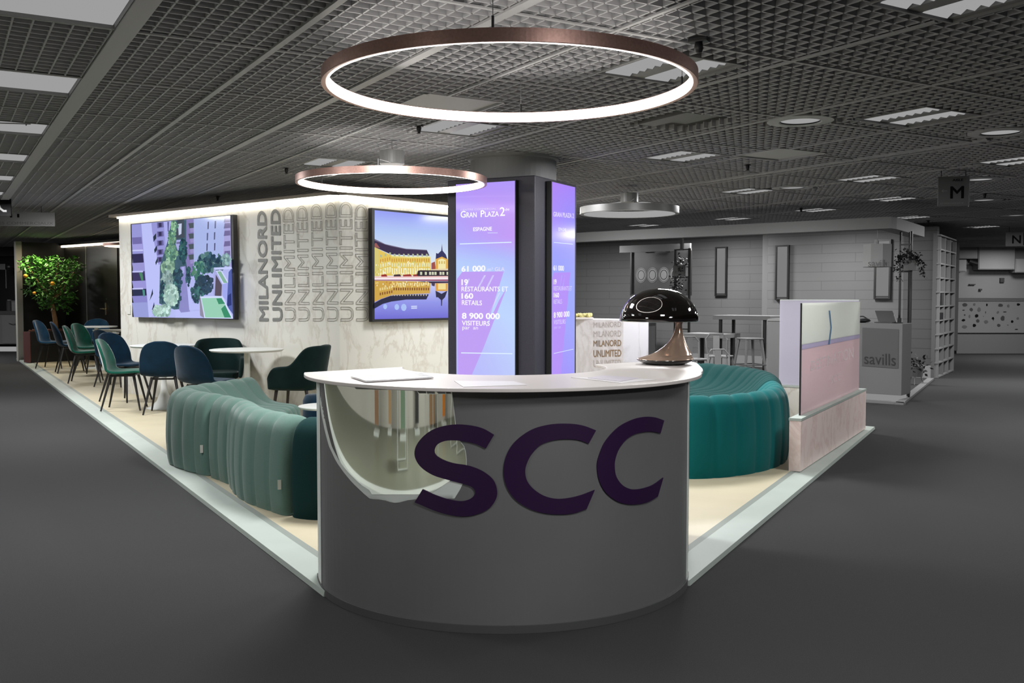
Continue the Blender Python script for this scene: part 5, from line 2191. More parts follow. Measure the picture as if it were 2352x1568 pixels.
def frame_light(x0, x1, y0, y1, P, lab):
    n = -VV
    a_ = pp(x0, (y0 + y1) / 2, P, n)
    b_ = pp(x1, (y0 + y1) / 2, P, n)
    zt_, zb_ = pp((x0 + x1) / 2, y0, P, n).z, pp((x0 + x1) / 2, y1, P, n).z
    L_ = Vector((b_.x - a_.x, b_.y - a_.y, 0)).length
    t = thing('wall_lamp', lab, 'wall lamp', (a_.x, a_.y, zb_), math.atan2(-UU.y, -UU.x), 'black framed wall lamps')
    h_ = zt_ - zb_
    mb = MB()
    fr = 0.03
    mb.box((fr / 2, -0.03, h_ / 2), (fr, 0.06, h_))
    mb.box((L_ - fr / 2, -0.03, h_ / 2), (fr, 0.06, h_))
    mb.box((L_ / 2, -0.03, fr / 2), (L_ - 2 * fr, 0.06, fr))
    mb.box((L_ / 2, -0.03, h_ - fr / 2), (L_ - 2 * fr, 0.06, fr))
    mb.build('frame', M_BLACKMET, t)
    mb = MB()
    mb.box((L_ / 2, -0.02, h_ / 2), (L_ - 2 * fr, 0.01, h_ - 2 * fr))
    mb.build('diffuser', M_FRAMELIT, t)
    mb = MB()
    mb.box((L_ / 2, -0.035, h_ * 0.045), (L_ - 2 * fr, 0.03, 0.02))
    mb.build('lower_ledge', M_BLACKMET, t)


frame_light(1645, 1671.5, 567, 680, P2w, 'black framed tall wall lamp beside the menu board')
frame_light(1783, 1814, 563, 689, WP, 'black framed tall wall lamp in the middle of the plank wall')
frame_light(2010, 2048, 550, 687, WP, 'black framed tall wall lamp behind the hanging lamp shade')

# menu board with plates and the valance above it
PMb = P2w - VV * 1.2
n = -VV
M_MENU = mat('menu_dark', (0.022, 0.022, 0.022), 0.5, noise=0.35, nscale=2)
a_ = pp(1451, 620, PMb, n)
b_ = pp(1586, 620, PMb, n)
zt_, zb_ = pp(1520, 571, PMb, n).z, pp(1520, 678, PMb, n).z
Lm = Vector((b_.x - a_.x, b_.y - a_.y, 0)).length
t = thing('menu_board', 'dark menu board with a row of round plates on the plank wall', 'menu board', (a_.x, a_.y, zb_), math.atan2(-UU.y, -UU.x))
hm_ = zt_ - zb_
mb = MB()
mb.box((Lm / 2, 0.03, hm_ / 2), (Lm, 0.06, hm_))
mb.build('board', M_MENU, t)
mb = MB()
for sx_ in (0.01, Lm - 0.01):
    mb.box((sx_, -0.005, hm_ / 2), (0.03, 0.09, hm_))
mb.box((Lm / 2, -0.005, 0.01), (Lm, 0.09, 0.03))
mb.build('frame', M_BLACKMET, t)
for k in range(4):
    cx_ = Lm * (0.17 + k * 0.195)
    tilt = []
    mb = MB()
    for r0_, r1_ in ((0.085, 0.108), (0.118, 0.127)):
        g = []
        for i in range(33):
            a = 2 * PI * i / 32
            g.append([Vector((cx_ + r0_ * math.cos(a), -0.006, hm_ * 0.44 + 1.2 * r0_ * math.sin(a))), Vector((cx_ + r1_ * math.cos(a), -0.006, hm_ * 0.44 + 1.2 * r1_ * math.sin(a)))])
        mb.grid(g)
    if k < 3:
        mb.add([(cx_ + 0.07 * math.cos(2 * PI * i / 24), -0.006, hm_ * 0.44 + 0.085 * math.sin(2 * PI * i / 24)) for i in range(24)], [tuple(range(24))])
    mb.build('plate_picture', mat('plate_grey', (0.14, 0.14, 0.14), 0.5), t)
for k in range(2):
    mb = MB()
    mb.box((Lm * (0.28 + 0.35 * k), -0.05, hm_ - 0.04), (0.16, 0.05, 0.04))
    mb.build('picture_light', mat('picture_light_grey', (0.18, 0.18, 0.18), 0.4), t)
PV = PMb - VV * 0.5
mb = MB()
a_ = pp(1426, 574, PV, n)
b_ = pp(1588, 566, PV, n)
mb.run(Vector((a_.x, a_.y, 0)), -UU, Vector((b_.x - a_.x, b_.y - a_.y, 0)).length, n, 0.05, pp(1500, 578, PV, n).z, pp(1500, 562, PV, n).z)
struct(mb.build('trim_7', GW))

# black shelf frame with a potted plant in front of the menu board
PF_ = PV - VV * 0.9
t0 = pp(1550, 700, PF_, n)
t1 = pp(1582, 700, PF_, n)
fr = thing('shelf_frame', 'thin black metal shelf frame with a crossbar behind the mushroom lamp', 'shelf frame', (t0.x, t0.y, 0))
for xx, ya in ((1550, 573), (1582, 570)):
    pb = pp(xx, 700, PF_, n)
    mb = MB()
    ztp = pp(xx, ya, PF_, n).z
    mb.run(Vector((pb.x, pb.y, 0)), -UU, 0.035, n, 0.035, 0.0, ztp)
    mb.build('post', M_BLACKMET, fr, world=True)
ztp = pp(1566, 572, PF_, n).z
mb = MB()
for zz in (ztp, pp(1566, 634, PF_, n).z - 0.012, pp(1566, 754, PF_, n).z):
    mb = MB()
    mb.run(Vector((t0.x, t0.y, 0)), -UU, Vector((t1.x - t0.x, t1.y - t0.y, 0)).length, n, 0.035, zz - 0.02, zz)
    mb.build('crossbar', M_BLACKMET, fr, world=True)
mb = MB()
tq = pp(1565, 560, PF_, n)
mb.run(Vector((tq.x, tq.y, 0)), -UU, 0.05, n, 0.05, ztp - 0.02, 2.6)
mb.build('top_post', mat('post_grey', (0.08, 0.08, 0.08), 0.5), fr, world=True)


def leafy(mb, c, rx, rz_, n_, rnd, l=0.05):
    for k in range(n_):
        p = c + Vector((rnd.gauss(0, rx * 0.5), rnd.gauss(0, rx * 0.4), rnd.gauss(0, rz_ * 0.5)))
        ax = Vector((rnd.uniform(-1, 1), rnd.uniform(-1, 1), rnd.uniform(-1, 0.6))).normalized()
        sd = ax.cross(Vector((rnd.uniform(-1, 1), rnd.uniform(-1, 1), 1))).normalized()
        w_ = l * 0.32
        mb.add([p, p + ax * l * 0.5 + sd * w_, p + ax * l, p + ax * l * 0.5 - sd * w_], [(0, 1, 2, 3)])


M_GLEAF = mat('dark_grey_leaf', (0.018, 0.018, 0.018), 0.6)
rnd = random.Random(31)
pt = pp(1565, 621, PF_, n)
po = thing('potted_plant', 'white square pot with dark leaves on the black shelf frame', 'potted plant', (pt.x, pt.y, pp(1565, 634, PF_, n).z))
hh = pp(1565, 609, PF_, n).z - po.location.z
mb = MB()
mb.run(Vector((pp(1549, 620, PF_, n).x, pp(1549, 620, PF_, n).y, 0)) + n * 0.05, -UU, 0.24, -n, 0.16, po.location.z, po.location.z + hh)
mb.build('pot', GW2, po, world=True)
mb = MB()
leafy(mb, Vector((pt.x, pt.y, po.location.z + hh + 0.04)), 0.13, 0.14, 90, rnd)
leafy(mb, Vector((pt.x - 0.02, pt.y, po.location.z - 0.18)) + n * 0.12, 0.13, 0.20, 150, rnd)
leafy(mb, Vector((pt.x + 0.06, pt.y, po.location.z + hh * 0.5)) + n * 0.12, 0.07, 0.10, 30, rnd)
o = mb.build('leaves', M_GLEAF, po, world=True)

# fridge
PFr = P2w - VV * 1.0
a_ = pp(1431, 780, PFr, n)
fr = thing('display_fridge', 'white glass fronted fridge with shelves behind the printed bar', 'fridge', (a_.x, a_.y, 0), math.atan2(-UU.y, -UU.x))
zt_ = pp(1450, 742, PFr, n).z
mb = MB()
for bx in ((0.03, 0.25, zt_ / 2, 0.06, 0.5, zt_), (0.47, 0.25, zt_ / 2, 0.06, 0.5, zt_), (0.25, 0.25, 0.05, 0.5, 0.5, 0.1), (0.25, 0.25, zt_ - 0.03, 0.5, 0.5, 0.06), (0.25, 0.48, zt_ / 2, 0.5, 0.04, zt_)):
    mb.box(bx[:3], bx[3:])
mb.build('cabinet', GW, fr)
for k in range(3):
    mb = MB()
    mb.box((0.25, 0.25, 0.25 + k * 0.26), (0.40, 0.40, 0.02))
    mb.build('shelf', GW2, fr)
rnd = random.Random(5)
for k in range(3):
    for j in range(6):
        mb = MB()
        mb.lathe([(0.026, 0), (0.026, 0.12), (0.012, 0.15), (0.012, 0.17)], (0.09 + j * 0.064, 0.12, 0.26 + k * 0.26), 10)
        o = mb.build('bottle', mat('bottle_%d' % (j % 3), [(0.02,) * 3, (0.10,) * 3, (0.05,) * 3][j % 3], 0.3))
        o.location = (0, 0, 0)
        M_ = mtx(fr)
        c = M_ @ Vector((0.09 + j * 0.064, 0.12, 0.26 + k * 0.26))
        o.data.transform(Matrix.Translation((-(0.09 + j * 0.064), -0.12, -(0.26 + k * 0.26))))
        o.location = c
        tag(o, 'small bottle on a shelf of the glass fronted fridge', 'bottle', 'bottles in the display fridge')


# high tables and metal stools
def high_table(lab, x, d, ytop, w, leg_px, m):
    p = pd(x, ytop, d)
    t = thing('high_table', lab, 'table', (p.x, d, 0), math.atan2(-UU.y, -UU.x), 'grey high tables')
    mb = MB()
    mb.box((0, 0, p.z - 0.035), (w, 0.6, 0.07))
    mb.build('table_top', m, t, bevel=0.005)
    for sx_ in (-1, 1):
        for sy_ in (-1, 1):
            mb = MB()
            mb.box((sx_ * (w / 2 - 0.12), sy_ * 0.24, (p.z - 0.07) / 2), (0.045, 0.045, p.z - 0.07))
            mb.build('leg', M_BLACKMET, t)
    return t


high_table('grey high table with black legs in front of the framed lamp', 1720, 16.6, 724, 1.05, (), GW2)
high_table('grey lower table with thick black legs behind the mushroom lamp', 1632, 16.4, 765, 0.8, (), GW2)


def metal_stool(lab, x, d, zs, back=False, rz=0.3):
    p = pd(x, 800, d)
    t = thing('metal_stool', lab, 'stool', (p.x, d, 0), rz, 'pale metal stools')
    mb = MB()
    mb.box((0, 0, zs - 0.015), (0.32, 0.32, 0.03))
    mb.build('seat', GW2, t, bevel=0.012)
    for sx_ in (-1, 1):
        for sy_ in (-1, 1):
            mb = MB()
            a0_, a1_ = Vector((sx_ * 0.13, sy_ * 0.13, zs - 0.03)), Vector((sx_ * 0.21, sy_ * 0.21, 0))
            mb.tube([a0_, a1_], 0.026, 6, 0.018)
            mb.build('leg', GW2, t)
    mb = MB()
    pts = [Vector((s_ * 0.19, q_ * 0.19, 0.3)) for s_, q_ in ((-1, -1), (1, -1), (1, 1), (-1, 1), (-1, -1))]
    mb.tube(pts, 0.011, 6)
    mb.build('footrest', GW, t)
    if back:
        mb = MB()
        mb.tube([(-0.15, 0.15, zs), (-0.17, 0.19, zs + 0.26), (-0.10, 0.205, zs + 0.34), (0.10, 0.205, zs + 0.34), (0.17, 0.19, zs + 0.26), (0.15, 0.15, zs)], 0.014, 7)
        mb.box((0, 0.195, zs + 0.17), (0.10, 0.012, 0.32))
        mb.build('backrest', GW2, t)
    return t


metal_stool('tall pale metal stool with splayed legs under the high table', 1722, 15.9, 0.74)
metal_stool('pale metal stool with hoop back by the lower table', 1655, 15.1, 0.50, True, 2.6)
metal_stool('low pale metal chair just above the teal sofa back', 1662, 14.0, 0.30, True, 0.2)
metal_stool('pale metal chair with hoop back seen beside the mushroom lamp foot', 1492, 15.6, 0.46, True, 1.2)
metal_stool('pale metal chair between lamp foot and black post', 1600, 15.6, 0.42, True, 0.4)
rp = thing('round_pole', 'thick short black pole standing behind the teal sofa', 'pole', tuple(pz(1612, 838, 0.0)))
# its top is read from the photo
zpo = pd(1612, 776, rp.location.y).z
mb = MB()
mb.lathe([(0.05, 0.0), (0.05, zpo), (0.045, zpo + 0.004)], (0, 0, 0), 20)
mb.build('shaft', M_BLACKMET, rp)
mb = MB()
mb.lathe([(0.14, 0.0), (0.14, 0.012), (0.05, 0.016)], (0, 0, 0), 24)
mb.build('foot', M_BLACKMET, rp)

# plain counter beside the glass
q0 = pd(1842, 733, 13.5)
qc = Vector((q0.x, q0.y, 0))
q1 = pp(1763, 760, qc, n)
bc2 = thing('bar_counter', 'plain pale counter block behind the lavender glass pane', 'counter', (q0.x, q0.y, 0))
mb = MB()
mb.run(qc, UU, (Vector((q1.x, q1.y, 0)) - qc).length, VV, 0.5, 0.0, q0.z - 0.03)
mb.build('body', GW, bc2, world=True)
mb = MB()
mb.run(qc - VV * 0.01, UU, (Vector((q1.x, q1.y, 0)) - qc).length, VV, 0.52, q0.z - 0.03, q0.z)
mb.build('top', GW2, bc2, world=True)

# kiosk counter with the name board
kc = pz(2070, 915, 0.05)
kcp = Vector((kc.x, kc.y, 0))
KT = pd(2070, 743, kc.y).z
kio = thing('kiosk_counter', 'pale grey kiosk counter with a darker square name board on its front', 'counter', (kc.x, kc.y, 0))
mb = MB()
mb.run(kcp, UU, 0.82, VV, 0.38, 0.09, KT)
mb.build('body', GW, kio, world=True, bevel=0.004)
mb = MB()
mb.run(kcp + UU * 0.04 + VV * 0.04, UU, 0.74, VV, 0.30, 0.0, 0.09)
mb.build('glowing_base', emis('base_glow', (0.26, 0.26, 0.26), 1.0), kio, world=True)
mb = MB()
poly_on(mb, [(1981, 752), (2064, 756), (2063, 846), (1980, 840)], kcp, n, None, 0.006)
mb.build('name_board', mat('name_board_grey', (0.075, 0.075, 0.075), 0.6), kio, world=True)
M_SAV = mat('name_letters', (0.018, 0.018, 0.018), 0.6)
mb = MB()
put_text(mb, 'savills', [(1985, 835), (2057, 840), (2057, 813), (1985, 810)], kcp, n, 0.0, None, 0.010)
mb.build('lettering', M_SAV, kio, world=True)
lp = kcp + UU * 0.28 + VV * 0.15
lt_ = thing('laptop', 'open laptop seen from its back edge on the kiosk counter', 'laptop', (lp.x, lp.y, KT + 0.001), math.atan2(-UU.y, -UU.x))
mb = MB()
mb.box((0, 0, 0.008), (0.24, 0.17, 0.014))
mb.build('keyboard', M_BACKDK, lt_)
mb = MB()
mb.add([(-0.12, 0.08, 0.014), (0.12, 0.08, 0.014), (0.04, 0.16, 0.165), (-0.20, 0.16, 0.165), (-0.12, 0.088, 0.014), (0.12, 0.088, 0.014), (0.04, 0.168, 0.165), (-0.20, 0.168, 0.165)],
       [(0, 1, 2, 3), (7, 6, 5, 4), (0, 4, 5, 1), (1, 5, 6, 2), (2, 6, 7, 3), (3, 7, 4, 0)])
mb.build('screen', mat('laptop_lid', (0.045, 0.045, 0.045), 0.4), lt_)
lp = kcp + UU * 0.60 + VV * 0.15
bg = thing('handbag', 'dark soft bag lying on the kiosk counter beside the laptop', 'bag', (lp.x, lp.y, KT + 0.001))
mb = MB()
mb.sphere((0, 0, 0.03), 0.12, 20, 10, 0.26)
mb.build('pouch', M_BLACK, bg, smooth=True)
mb = MB()
mb.tube([(-0.07, 0, 0.055), (-0.03, 0.03, 0.085), (0.03, 0.03, 0.085), (0.08, 0, 0.05)], 0.008)
mb.build('strap', M_BLACK, bg, smooth=True)
lp = kcp + UU * 0.10 + VV * 0.14
ph = thing('card_holder', 'small black card holder on the kiosk counter next to the laptop', 'card holder', (lp.x, lp.y, KT + 0.001))
mb = MB()
mb.box((0, 0, 0.006), (0.09, 0.07, 0.01))
mb.build('base', M_BLACK, ph)
mb = MB()
mb.box((0.02, 0.02, 0.04), (0.05, 0.012, 0.06))
mb.build('back', M_BLACK, ph)

# hanging shade with the name on it
hs = pd(2015, 587, 12.95)
sh = thing('hanging_lamp', 'pale hanging drum shade with a faint name over the kiosk', 'pendant lamp', (hs.x, hs.y, pd(2015, 613, 12.95).z))
hs_h = pd(2015, 561, 12.95).z - sh.location.z
mb = MB()
mb.lathe([(0.19, 0.0), (0.19, hs_h), (0.186, hs_h), (0.186, 0.0)], (0, 0, 0), 8, caps=False)
sho = mb.build('shade', mat('shade_pale', (0.24, 0.24, 0.24), 0.7), sh)
mb = MB()
mb.tube([(0, 0, hs_h * 0.8), (0, 0, hs_h + 0.05)], 0.02, 8)
mb.build('bulb_holder', GW2, sh)
mb = MB()
mb.tube([(0, 0, hs_h), (0, 0, FC2.z - sh.location.z + 0.05)], 0.004, 6)
mb.build('cord', GW2, sh)
mb = MB()
put_text(mb, 'savills', [(1994, 612), (2043, 612), (2043, 596), (1994, 596)], Vector((hs.x, hs.y - 0.193, 0)), Vector((0, -1, 0)), 0.0, None, 0.0)
mb.build('lettering', M_SIGNGREY, sh, world=True)
mb = MB()
for k in range(4):
    a = k * PI / 2
    mb.tube([(0, 0, hs_h - 0.02), (0.187 * math.cos(a), 0.187 * math.sin(a), hs_h - 0.02)], 0.003, 5)
mb.build('spider', GW2, sh)

# black shelf frame with trailing plant above the kiosk
fk = kcp + VV * 0.45
n2 = -VV
fk0 = pp(2066, 640, fk, n2)
fk1 = pp(2091, 640, fk, n2)
fr2 = thing('shelf_frame', 'tall black metal frame holding a trailing plant beside the kiosk', 'shelf frame', (fk0.x, fk0.y, 0))
for xx in (2066, 2079, 2091):
    pb = pp(xx, 640, fk, n2)
    mb = MB()
    mb.run(Vector((pb.x, pb.y, 0)) + (VV * 0.15 if xx == 2079 else Vector()), -UU, 0.024 if xx != 2079 else 0.016, n2, 0.024, 0.0, FC2.z + 0.0)
    mb.build('post', M_BLACKMET, fr2, world=True)
mb = MB()
for yy in (560, 622):
    mb = MB()
    zz = pp(2079, yy, fk, n2).z
    mb.run(Vector((fk0.x, fk0.y, 0)), -UU, Vector((fk1.x - fk0.x, fk1.y - fk0.y, 0)).length, n2, 0.024, zz - 0.02, zz)
    mb.build('crossbar', M_BLACKMET, fr2, world=True)
pc = pp(2084, 608, fk - VV * 0.1, n2)
po = thing('potted_plant', 'trailing plant in a pale pot on the tall black frame', 'potted plant', (pc.x, pc.y, pp(2084, 621, fk, n2).z + 0.001))
mb = MB()
pph = pp(2084, 596, fk, n2).z - po.location.z
mb.run(Vector((pc.x, pc.y, 0)) + UU * 0.09 + VV * 0.02, -UU, 0.2, VV, 0.16, po.location.z, po.location.z + pph)
mb.build('pot', GW2, po, world=True)
mb = MB()
rnd = random.Random(44)
leafy(mb, Vector((pc.x, pc.y, po.location.z + pph + 0.05)), 0.16, 0.08, 130, rnd, 0.045)
for s_, drop in ((-0.16, 0.24), (-0.20, 0.16), (0.17, 0.2), (0.22, 0.26), (-0.12, 0.3), (0.12, 0.1)):
    for k in range(22):
        f_ = k / 21
        leafy(mb, Vector((pc.x + s_ * (0.5 + 0.5 * f_ ** 0.5), pc.y - 0.06, po.location.z + pph + 0.04 - drop * 1.15 * f_ ** 1.4)), 0.03, 0.03, 2, rnd, 0.04)
mb.build('leaves', M_GLEAF, po, world=True)
# floor plant behind the kiosk
fp = pd(2104, 842, 15.6)
po = thing('potted_plant', 'dark drooping plant on thin legs behind the kiosk', 'potted plant', (fp.x, fp.y, 0.0))
mb = MB()
leafy(mb, Vector((0, 0, fp.z + 0.03)), 0.15, 0.14, 150, rnd, 0.07)
mb.build('leaves', M_GLEAF, po)
mb = MB()
mb.lathe([(0.10, fp.z - 0.16), (0.12, fp.z), (0.0005, fp.z)], (0, 0, 0), 18)
mb.build('pot', GW, po)
for k in range(3):
    a = k * 2 * PI / 3
    mb = MB()
    mb.tube([(0.08 * math.cos(a), 0.08 * math.sin(a), fp.z - 0.15), (0.13 * math.cos(a), 0.13 * math.sin(a), 0)], 0.008, 6)
    mb.build('leg', GW2, po)

# patterned end shelf of the plank wall
s0 = Vector((WP.x, WP.y, 0))
s1 = pz(2183, 846, 0.05)
s1.z = 0
dsh = s1 - s0
Ls = dsh.length
dsh.normalize()
nsh = Vector((dsh.y, -dsh.x, 0))
bk = thing('book_shelf', 'pale pierced end shelf with a few dark books on the plank wall end', 'shelf', (s0.x, s0.y, 0), math.atan2(dsh.y, dsh.x))
mb = MB()
mb.box((Ls / 2, 0.03, 1.25), (Ls, 0.06, 2.5))
mb.build('back_panel', mat('shelf_back', (0.11, 0.11, 0.11), 0.6), bk)
mb = MB()
for xx in (0.03, Ls * 0.30, Ls * 0.62, Ls - 0.03):
    mb.box((xx, -0.03, 1.22), (0.04, 0.06, 2.44))
for k in range(11):
    mb.box((Ls / 2, -0.03, 0.02 + k * 0.245), (Ls, 0.06, 0.022))
mb.build('dividers', mat('divider_pale', (0.19, 0.19, 0.19), 0.6), bk)
zb1 = pd(2158, 700, 17.0).z
for k in range(4):
    mb = MB()
    mb.box((0, 0, 0.11), (0.075, 0.05, 0.21))
    o = mb.build('book', M_BLACK if k != 2 else M_BACKDK)
    c = mtx(bk) @ Vector((0.16 + k * 0.085, -0.032, 0.0))
    o.location = (c.x, c.y, 0.02 + 5 * 0.245 + 0.012)
    o.rotation_euler = (0, 0, math.atan2(dsh.y, dsh.x))
    tag(o, 'dark book standing in the pale end shelf of the plank wall', 'book', 'books in the end shelf')
mb = MB()
mb.box((0, 0, 0.06), (0.34, 0.05, 0.12))
o = mb.build('storage_box', M_BLACK)
c = mtx(bk) @ Vector((0.30, -0.032, 0))
o.location = (c.x, c.y, 0.02 + 4 * 0.245 + 0.012)
o.rotation_euler = (0, 0, math.atan2(dsh.y, dsh.x))
tag(o, 'flat black box in the pale end shelf under the books', 'box')

# ================================================================== FAR WHITE STAND
FD = 26.0
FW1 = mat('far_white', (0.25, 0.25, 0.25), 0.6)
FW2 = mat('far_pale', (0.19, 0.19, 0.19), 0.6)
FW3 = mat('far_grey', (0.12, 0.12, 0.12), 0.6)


def fbox(mb, x0, y0, x1, y1, d, T):
    """upright block facing the camera side, given by its photo rectangle at distance d"""
    a_, b_ = pd(x0, y0, d), pd(x1, y1, d)
    mb.box(((a_.x + b_.x) / 2, d + T / 2, (a_.z + b_.z) / 2), (abs(b_.x - a_.x), T, abs(a_.z - b_.z)))


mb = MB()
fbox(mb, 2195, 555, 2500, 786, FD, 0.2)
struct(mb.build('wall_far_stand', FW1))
mb = MB()
fbox(mb, 2150, 543, 2314, 556, FD - 1.2, 0.3)
struct(mb.build('beam_far_stand', mat('far_beam', (0.33, 0.33, 0.33), 0.6)))
mb = MB()
fbox(mb, 2151, 556, 2190, 572, FD - 4.6, 0.1)
fbox(mb, 2178, 557, 2199, 805, FD - 4.6, 0.5)
struct(mb.build('trim_8', FW2))


def far_cab(lab, x0, y0, x1, y1, m, T=0.35):
    a_, b_ = pd(x0, y0, FD - T), pd(x1, y1, FD - T)
    t = thing('wall_cabinet', lab, 'cabinet', ((a_.x + b_.x) / 2, FD - T, b_.z), 0, 'wall cabinets of the far white stand')
    w, h_ = abs(b_.x - a_.x), abs(a_.z - b_.z)
    mb = MB()
    mb.box((0, T / 2, h_ / 2), (w, T - 0.01, h_))
    mb.build('body', m, t, bevel=0.01)
    mb = MB()
    mb.box((0, 0.0, h_ / 2), (w - 0.04, 0.02, h_ - 0.04))
    mb.build('door', m, t, bevel=0.004)


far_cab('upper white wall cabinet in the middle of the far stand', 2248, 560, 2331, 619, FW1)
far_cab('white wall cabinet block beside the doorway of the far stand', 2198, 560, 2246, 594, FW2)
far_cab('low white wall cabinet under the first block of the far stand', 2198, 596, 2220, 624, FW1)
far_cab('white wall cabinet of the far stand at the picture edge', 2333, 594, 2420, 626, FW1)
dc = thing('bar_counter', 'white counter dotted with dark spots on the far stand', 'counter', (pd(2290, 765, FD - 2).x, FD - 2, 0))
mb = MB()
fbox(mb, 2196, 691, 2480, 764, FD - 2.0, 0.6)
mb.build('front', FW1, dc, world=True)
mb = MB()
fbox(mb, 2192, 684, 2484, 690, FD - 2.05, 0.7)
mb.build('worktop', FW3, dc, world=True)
mb = MB()
a_, b_ = pd(2198, 764, FD - 1.95), pd(2480, 790, FD - 1.95)
mb.box(((a_.x + b_.x) / 2, FD - 1.7, (a_.z) / 2), (b_.x - a_.x, 0.5, a_.z))
mb.build('plinth', FW2, dc, world=True)
rnd = random.Random(77)
spots = [(2216, 700, 6, 4), (2238, 699, 3, 3), (2267, 700, 2, 3), (2298, 701, 6, 4), (2316, 702, 3, 4), (2339, 699, 4, 3), (2231, 711, 4, 4), (2249, 711, 4, 5), (2213, 712, 3, 1), (2264, 717, 1, 3), (2292, 717, 3, 3),
         (2308, 716, 4, 1), (2196, 717, 3, 3), (2227, 726, 2, 4), (2243, 725, 4, 4), (2216, 723, 2, 2), (2259, 726, 1, 1), (2281, 731, 3, 3), (2303, 731, 5, 6), (2338, 731, 3, 3), (2213, 735, 4, 3), (2246, 737, 4, 4),
         (2265, 739, 5, 4), (2325, 738, 3, 3), (2282, 735, 1, 1), (2216, 750, 6, 4), (2238, 747, 4, 4), (2294, 747, 4, 4), (2315, 746, 2, 1), (2334, 756, 4, 1)]
for i, (sx_, sy_, rx_, ry_) in enumerate(spots):
    mb = MB()
    k_ = 9
    poly_on(mb, [(sx_ + rx_ * (0.8 + 0.35 * rnd.random()) * math.cos(2 * PI * j / k_), sy_ + ry_ * (0.8 + 0.35 * rnd.random()) * math.sin(2 * PI * j / k_)) for j in range(k_)], Vector((0, FD - 2.0, 0)), Vector((0, -1, 0)), None, 0.006)
    mb.build('spot', [M_BACKDK, FW3, MATS['sign_dark']][i % 3], dc, world=True)
for nm, lab, cat, x0, y0, x1, y1, m in (('wall_plaque', 'dark square plaque on the far white stand wall', 'plaque', 2298, 638, 2307, 648, M_BACKDK),
                                        ('wall_shelf', 'thin dark shelf line on the far white stand wall', 'shelf', 2227, 652, 2241, 654, M_BACKDK),
                                        ('wall_hook', 'dark tap like fitting above the counter of the far stand', 'fitting', 2250, 663, 2256, 667, M_BACKDK)):
    mb = MB()
    fbox(mb, x0, y0, x1, y1, FD - 0.06, 0.055)
    tag(mb.build(nm, m), lab, cat)
sp_ = pd(2236, 601, FD - 0.3)
t = thing('spot_lamp', 'small dark spotlight tucked under the far white cabinets', 'spotlight', tuple(sp_))
mb = MB()
mb.tube([(-0.12, 0, 0.02), (0.10, 0, -0.05)], 0.05, 10)
mb.build('head', M_BLACK, t)
mb = MB()
mb.tube([(-0.05, 0, 0.03), (-0.05, 0.28, 0.08)], 0.02, 6)
mb.build('arm', M_BLACK, t)

# ================================================================== NEIGHBOUR STAND AT THE FAR LEFT
ND = 25.0
mb = MB()
fbox(mb, -160, 590, 60, 790, ND + 0.8, 0.15)
struct(mb.build('wall_neighbour', MATS['black_door']))
mb = MB()
fbox(mb, -160, 548, 38, 588, ND + 0.5, 0.3)
struct(mb.build('beam_neighbour', M_BACKDK))
ca = pd(-5, 715, ND)
cab = thing('base_cabinet', 'pale grey base cabinet with dark top behind the pale post', 'cabinet', (ca.x, ND, 0))
mb = MB()
fbox(mb, -60, 722, 58, 790, ND, 0.6)
mb.build('body', mat('cab_grey', (0.14, 0.14, 0.14), 0.5), cab, world=True)
mb = MB()
fbox(mb, -62, 714, 60, 722, ND - 0.02, 0.62)
mb.build('worktop', M_BACKDK, cab, world=True)
mb = MB()
fbox(mb, 4, 725, 37, 788, ND - 0.02, 0.02)
dr_ = mb.build('door', mat('cab_door_grey', (0.16, 0.16, 0.16), 0.5), cab, world=True)
a_, b_ = pd(20, 742, ND - 0.05), pd(37, 743, ND - 0.05)
mb = MB()
mb.tube([a_, a_ + (b_ - a_) * 0.5 + Vector((0, -0.02, -0.02)), b_], 0.008, 6)
mb.build('handle', M_BACKDK, dr_, world=True)
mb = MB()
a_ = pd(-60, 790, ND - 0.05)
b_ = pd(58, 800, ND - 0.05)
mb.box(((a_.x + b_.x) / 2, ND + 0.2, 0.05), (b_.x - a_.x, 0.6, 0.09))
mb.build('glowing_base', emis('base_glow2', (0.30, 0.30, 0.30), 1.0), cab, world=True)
lp = pd(8, 612, ND - 0.1)
t = thing('wall_lamp', 'thin pale bracket lamp on the dark wall of the neighbour stand', 'wall lamp', tuple(lp))
mb = MB()
fbox(mb, -10, 606, 14, 619, ND - 0.1, 0.2)
mb.build('head', mat('lamp_grey', (0.18, 0.18, 0.18), 0.5), t, world=True)
mb = MB()
fbox(mb, 12, 606, 15, 662, ND - 0.1, 0.06)
mb.build('stem', MATS['lamp_grey'], t, world=True)
mb = MB()
mb.box((0, 0.5, 0.0), (0.25, 0.85, 0.04))
mb.build('arm', MATS['lamp_grey'], t)
for x0, x1, y0, lab in ((8, 22, 688, 'dark glass jar on the neighbour stand worktop'), (24, 36, 690, 'pale box on the neighbour stand worktop beside the post')):
    a_, b_ = pd(x0, y0, ND + 0.1), pd(x1, 714, ND + 0.1)
    t = thing('storage_jar' if x0 < 20 else 'storage_box', lab, 'jar' if x0 < 20 else 'box', ((a_.x + b_.x) / 2, ND + 0.25, b_.z + 0.001))
    w, h_ = b_.x - a_.x, a_.z - b_.z
    mb = MB()
    if x0 < 20:
        mb.lathe([(w / 2, 0), (w / 2, h_ * 0.8), (w * 0.35, h_ * 0.9)], (0, 0, 0), 18)
        mb.build('body', M_BACKDK, t)
        mb = MB()
        mb.lathe([(w * 0.36, h_ * 0.9), (w * 0.36, h_)], (0, 0, 0), 18)
        mb.build('lid', M_BACKLT, t)
    else:
        mb.box((0, 0, h_ * 0.42), (w, 0.2, h_ * 0.84))
        mb.build('body', M_BACKLT, t)
        mb = MB()
        mb.box((0, 0, h_ * 0.92), (w * 1.04, 0.21, h_ * 0.16))
        mb.build('lid', FW3, t)

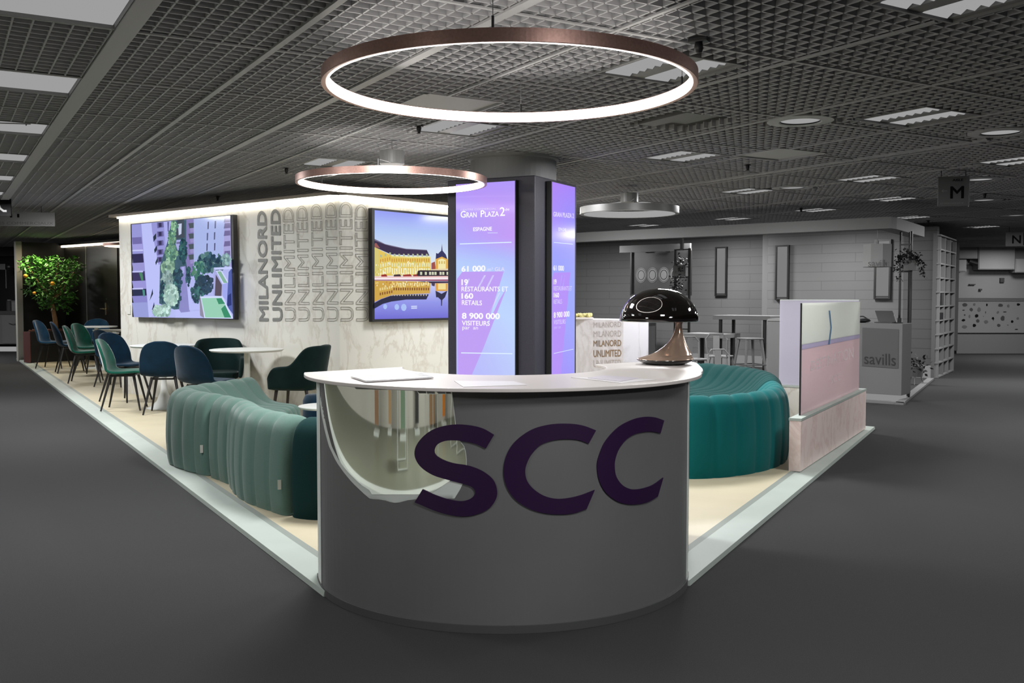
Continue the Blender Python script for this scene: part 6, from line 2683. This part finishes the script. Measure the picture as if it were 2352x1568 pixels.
# ================================================================== STAND ACROSS THE AISLE (seen only in the polished patch and the lamp)
ox = Vector((-2.55, 2.75, 0))
od = CA
on = Vector((-CB.x, -CB.y, 0))
mb = MB()
mb.run(ox - od * 7 + on * 0.22, od, 21.0, on, 3.2, 0.0, 0.05)
struct(mb.build('floor_opposite', mat('opposite_floor', (0.19, 0.20, 0.15), 0.45)))
mb = MB()
mb.run(ox - od * 7, od, 21.0, on, 0.22, 0.0, 0.045)
struct(mb.build('trim_9', M_EDGE))
mb = MB()
mb.run(ox - od * 7 + on * 3.4, od, 21.0, on, 0.1, 0.0, 2.6)
struct(mb.build('wall_opposite', mat('opposite_wall', (0.62, 0.60, 0.55), 0.6)))
rnd = random.Random(12)
OC = [((0.30, 0.17, 0.09), 0.30), ((0.70, 0.70, 0.68), 0.25), ((0.70, 0.22, 0.02), 0.16), ((0.26, 0.15, 0.08), 0.35), ((0.03, 0.03, 0.03), 0.22), ((0.16, 0.24, 0.16), 0.3), ((0.45, 0.27, 0.12), 0.18), ((0.28, 0.16, 0.09), 0.3)]
on_lab = ['brown wooden board', 'white board', 'bright orange board', 'wide brown wooden board', 'black board', 'dull green board', 'tan narrow board', 'reddish brown wooden board']
for k, (c, w) in enumerate(OC):
    p = ox - od * (4.6 - k * 0.95) + on * (3.0 - 0.3 * (k % 2))
    t = thing('display_board', on_lab[k] + ' mirrored as a streak in the polished desk patch', 'board', (p.x, p.y, 0.05), math.atan2(od.y, od.x))
    mb = MB()
    mb.box((0, 0, 0.95), (w, 0.05, 1.7))
    mb.build('panel', mat('opp_%d' % k, c, 0.5), t)
    mb = MB()
    mb.box((0, 0, 0.02), (w + 0.1, 0.3, 0.04))
    mb.build('foot', M_EDGE, t)
for k in range(3):
    p = ox - od * (2.6 - k * 1.4) + on * 1.2
    t = thing('wire_stool', 'pale wire legged stool mirrored in the polished desk patch', 'stool', (p.x, p.y, 0.05), 0.4, 'wire stools mirrored in the desk')
    for s_ in (-1, 1):
        mb = MB()
        mb.tube([(s_ * 0.22, -0.2, 0.75), (s_ * 0.24, -0.22, 0.012), (s_ * 0.24, 0.22, 0.012), (s_ * 0.22, 0.2, 0.75)], 0.014, 6)
        mb.build('leg', M_EDGE, t)
    mb = MB()
    mb.lathe([(0.22, 0.74), (0.23, 0.76), (0.21, 0.79), (0.0005, 0.79)], (0, 0, 0), 20)
    mb.build('seat', M_EDGE, t)
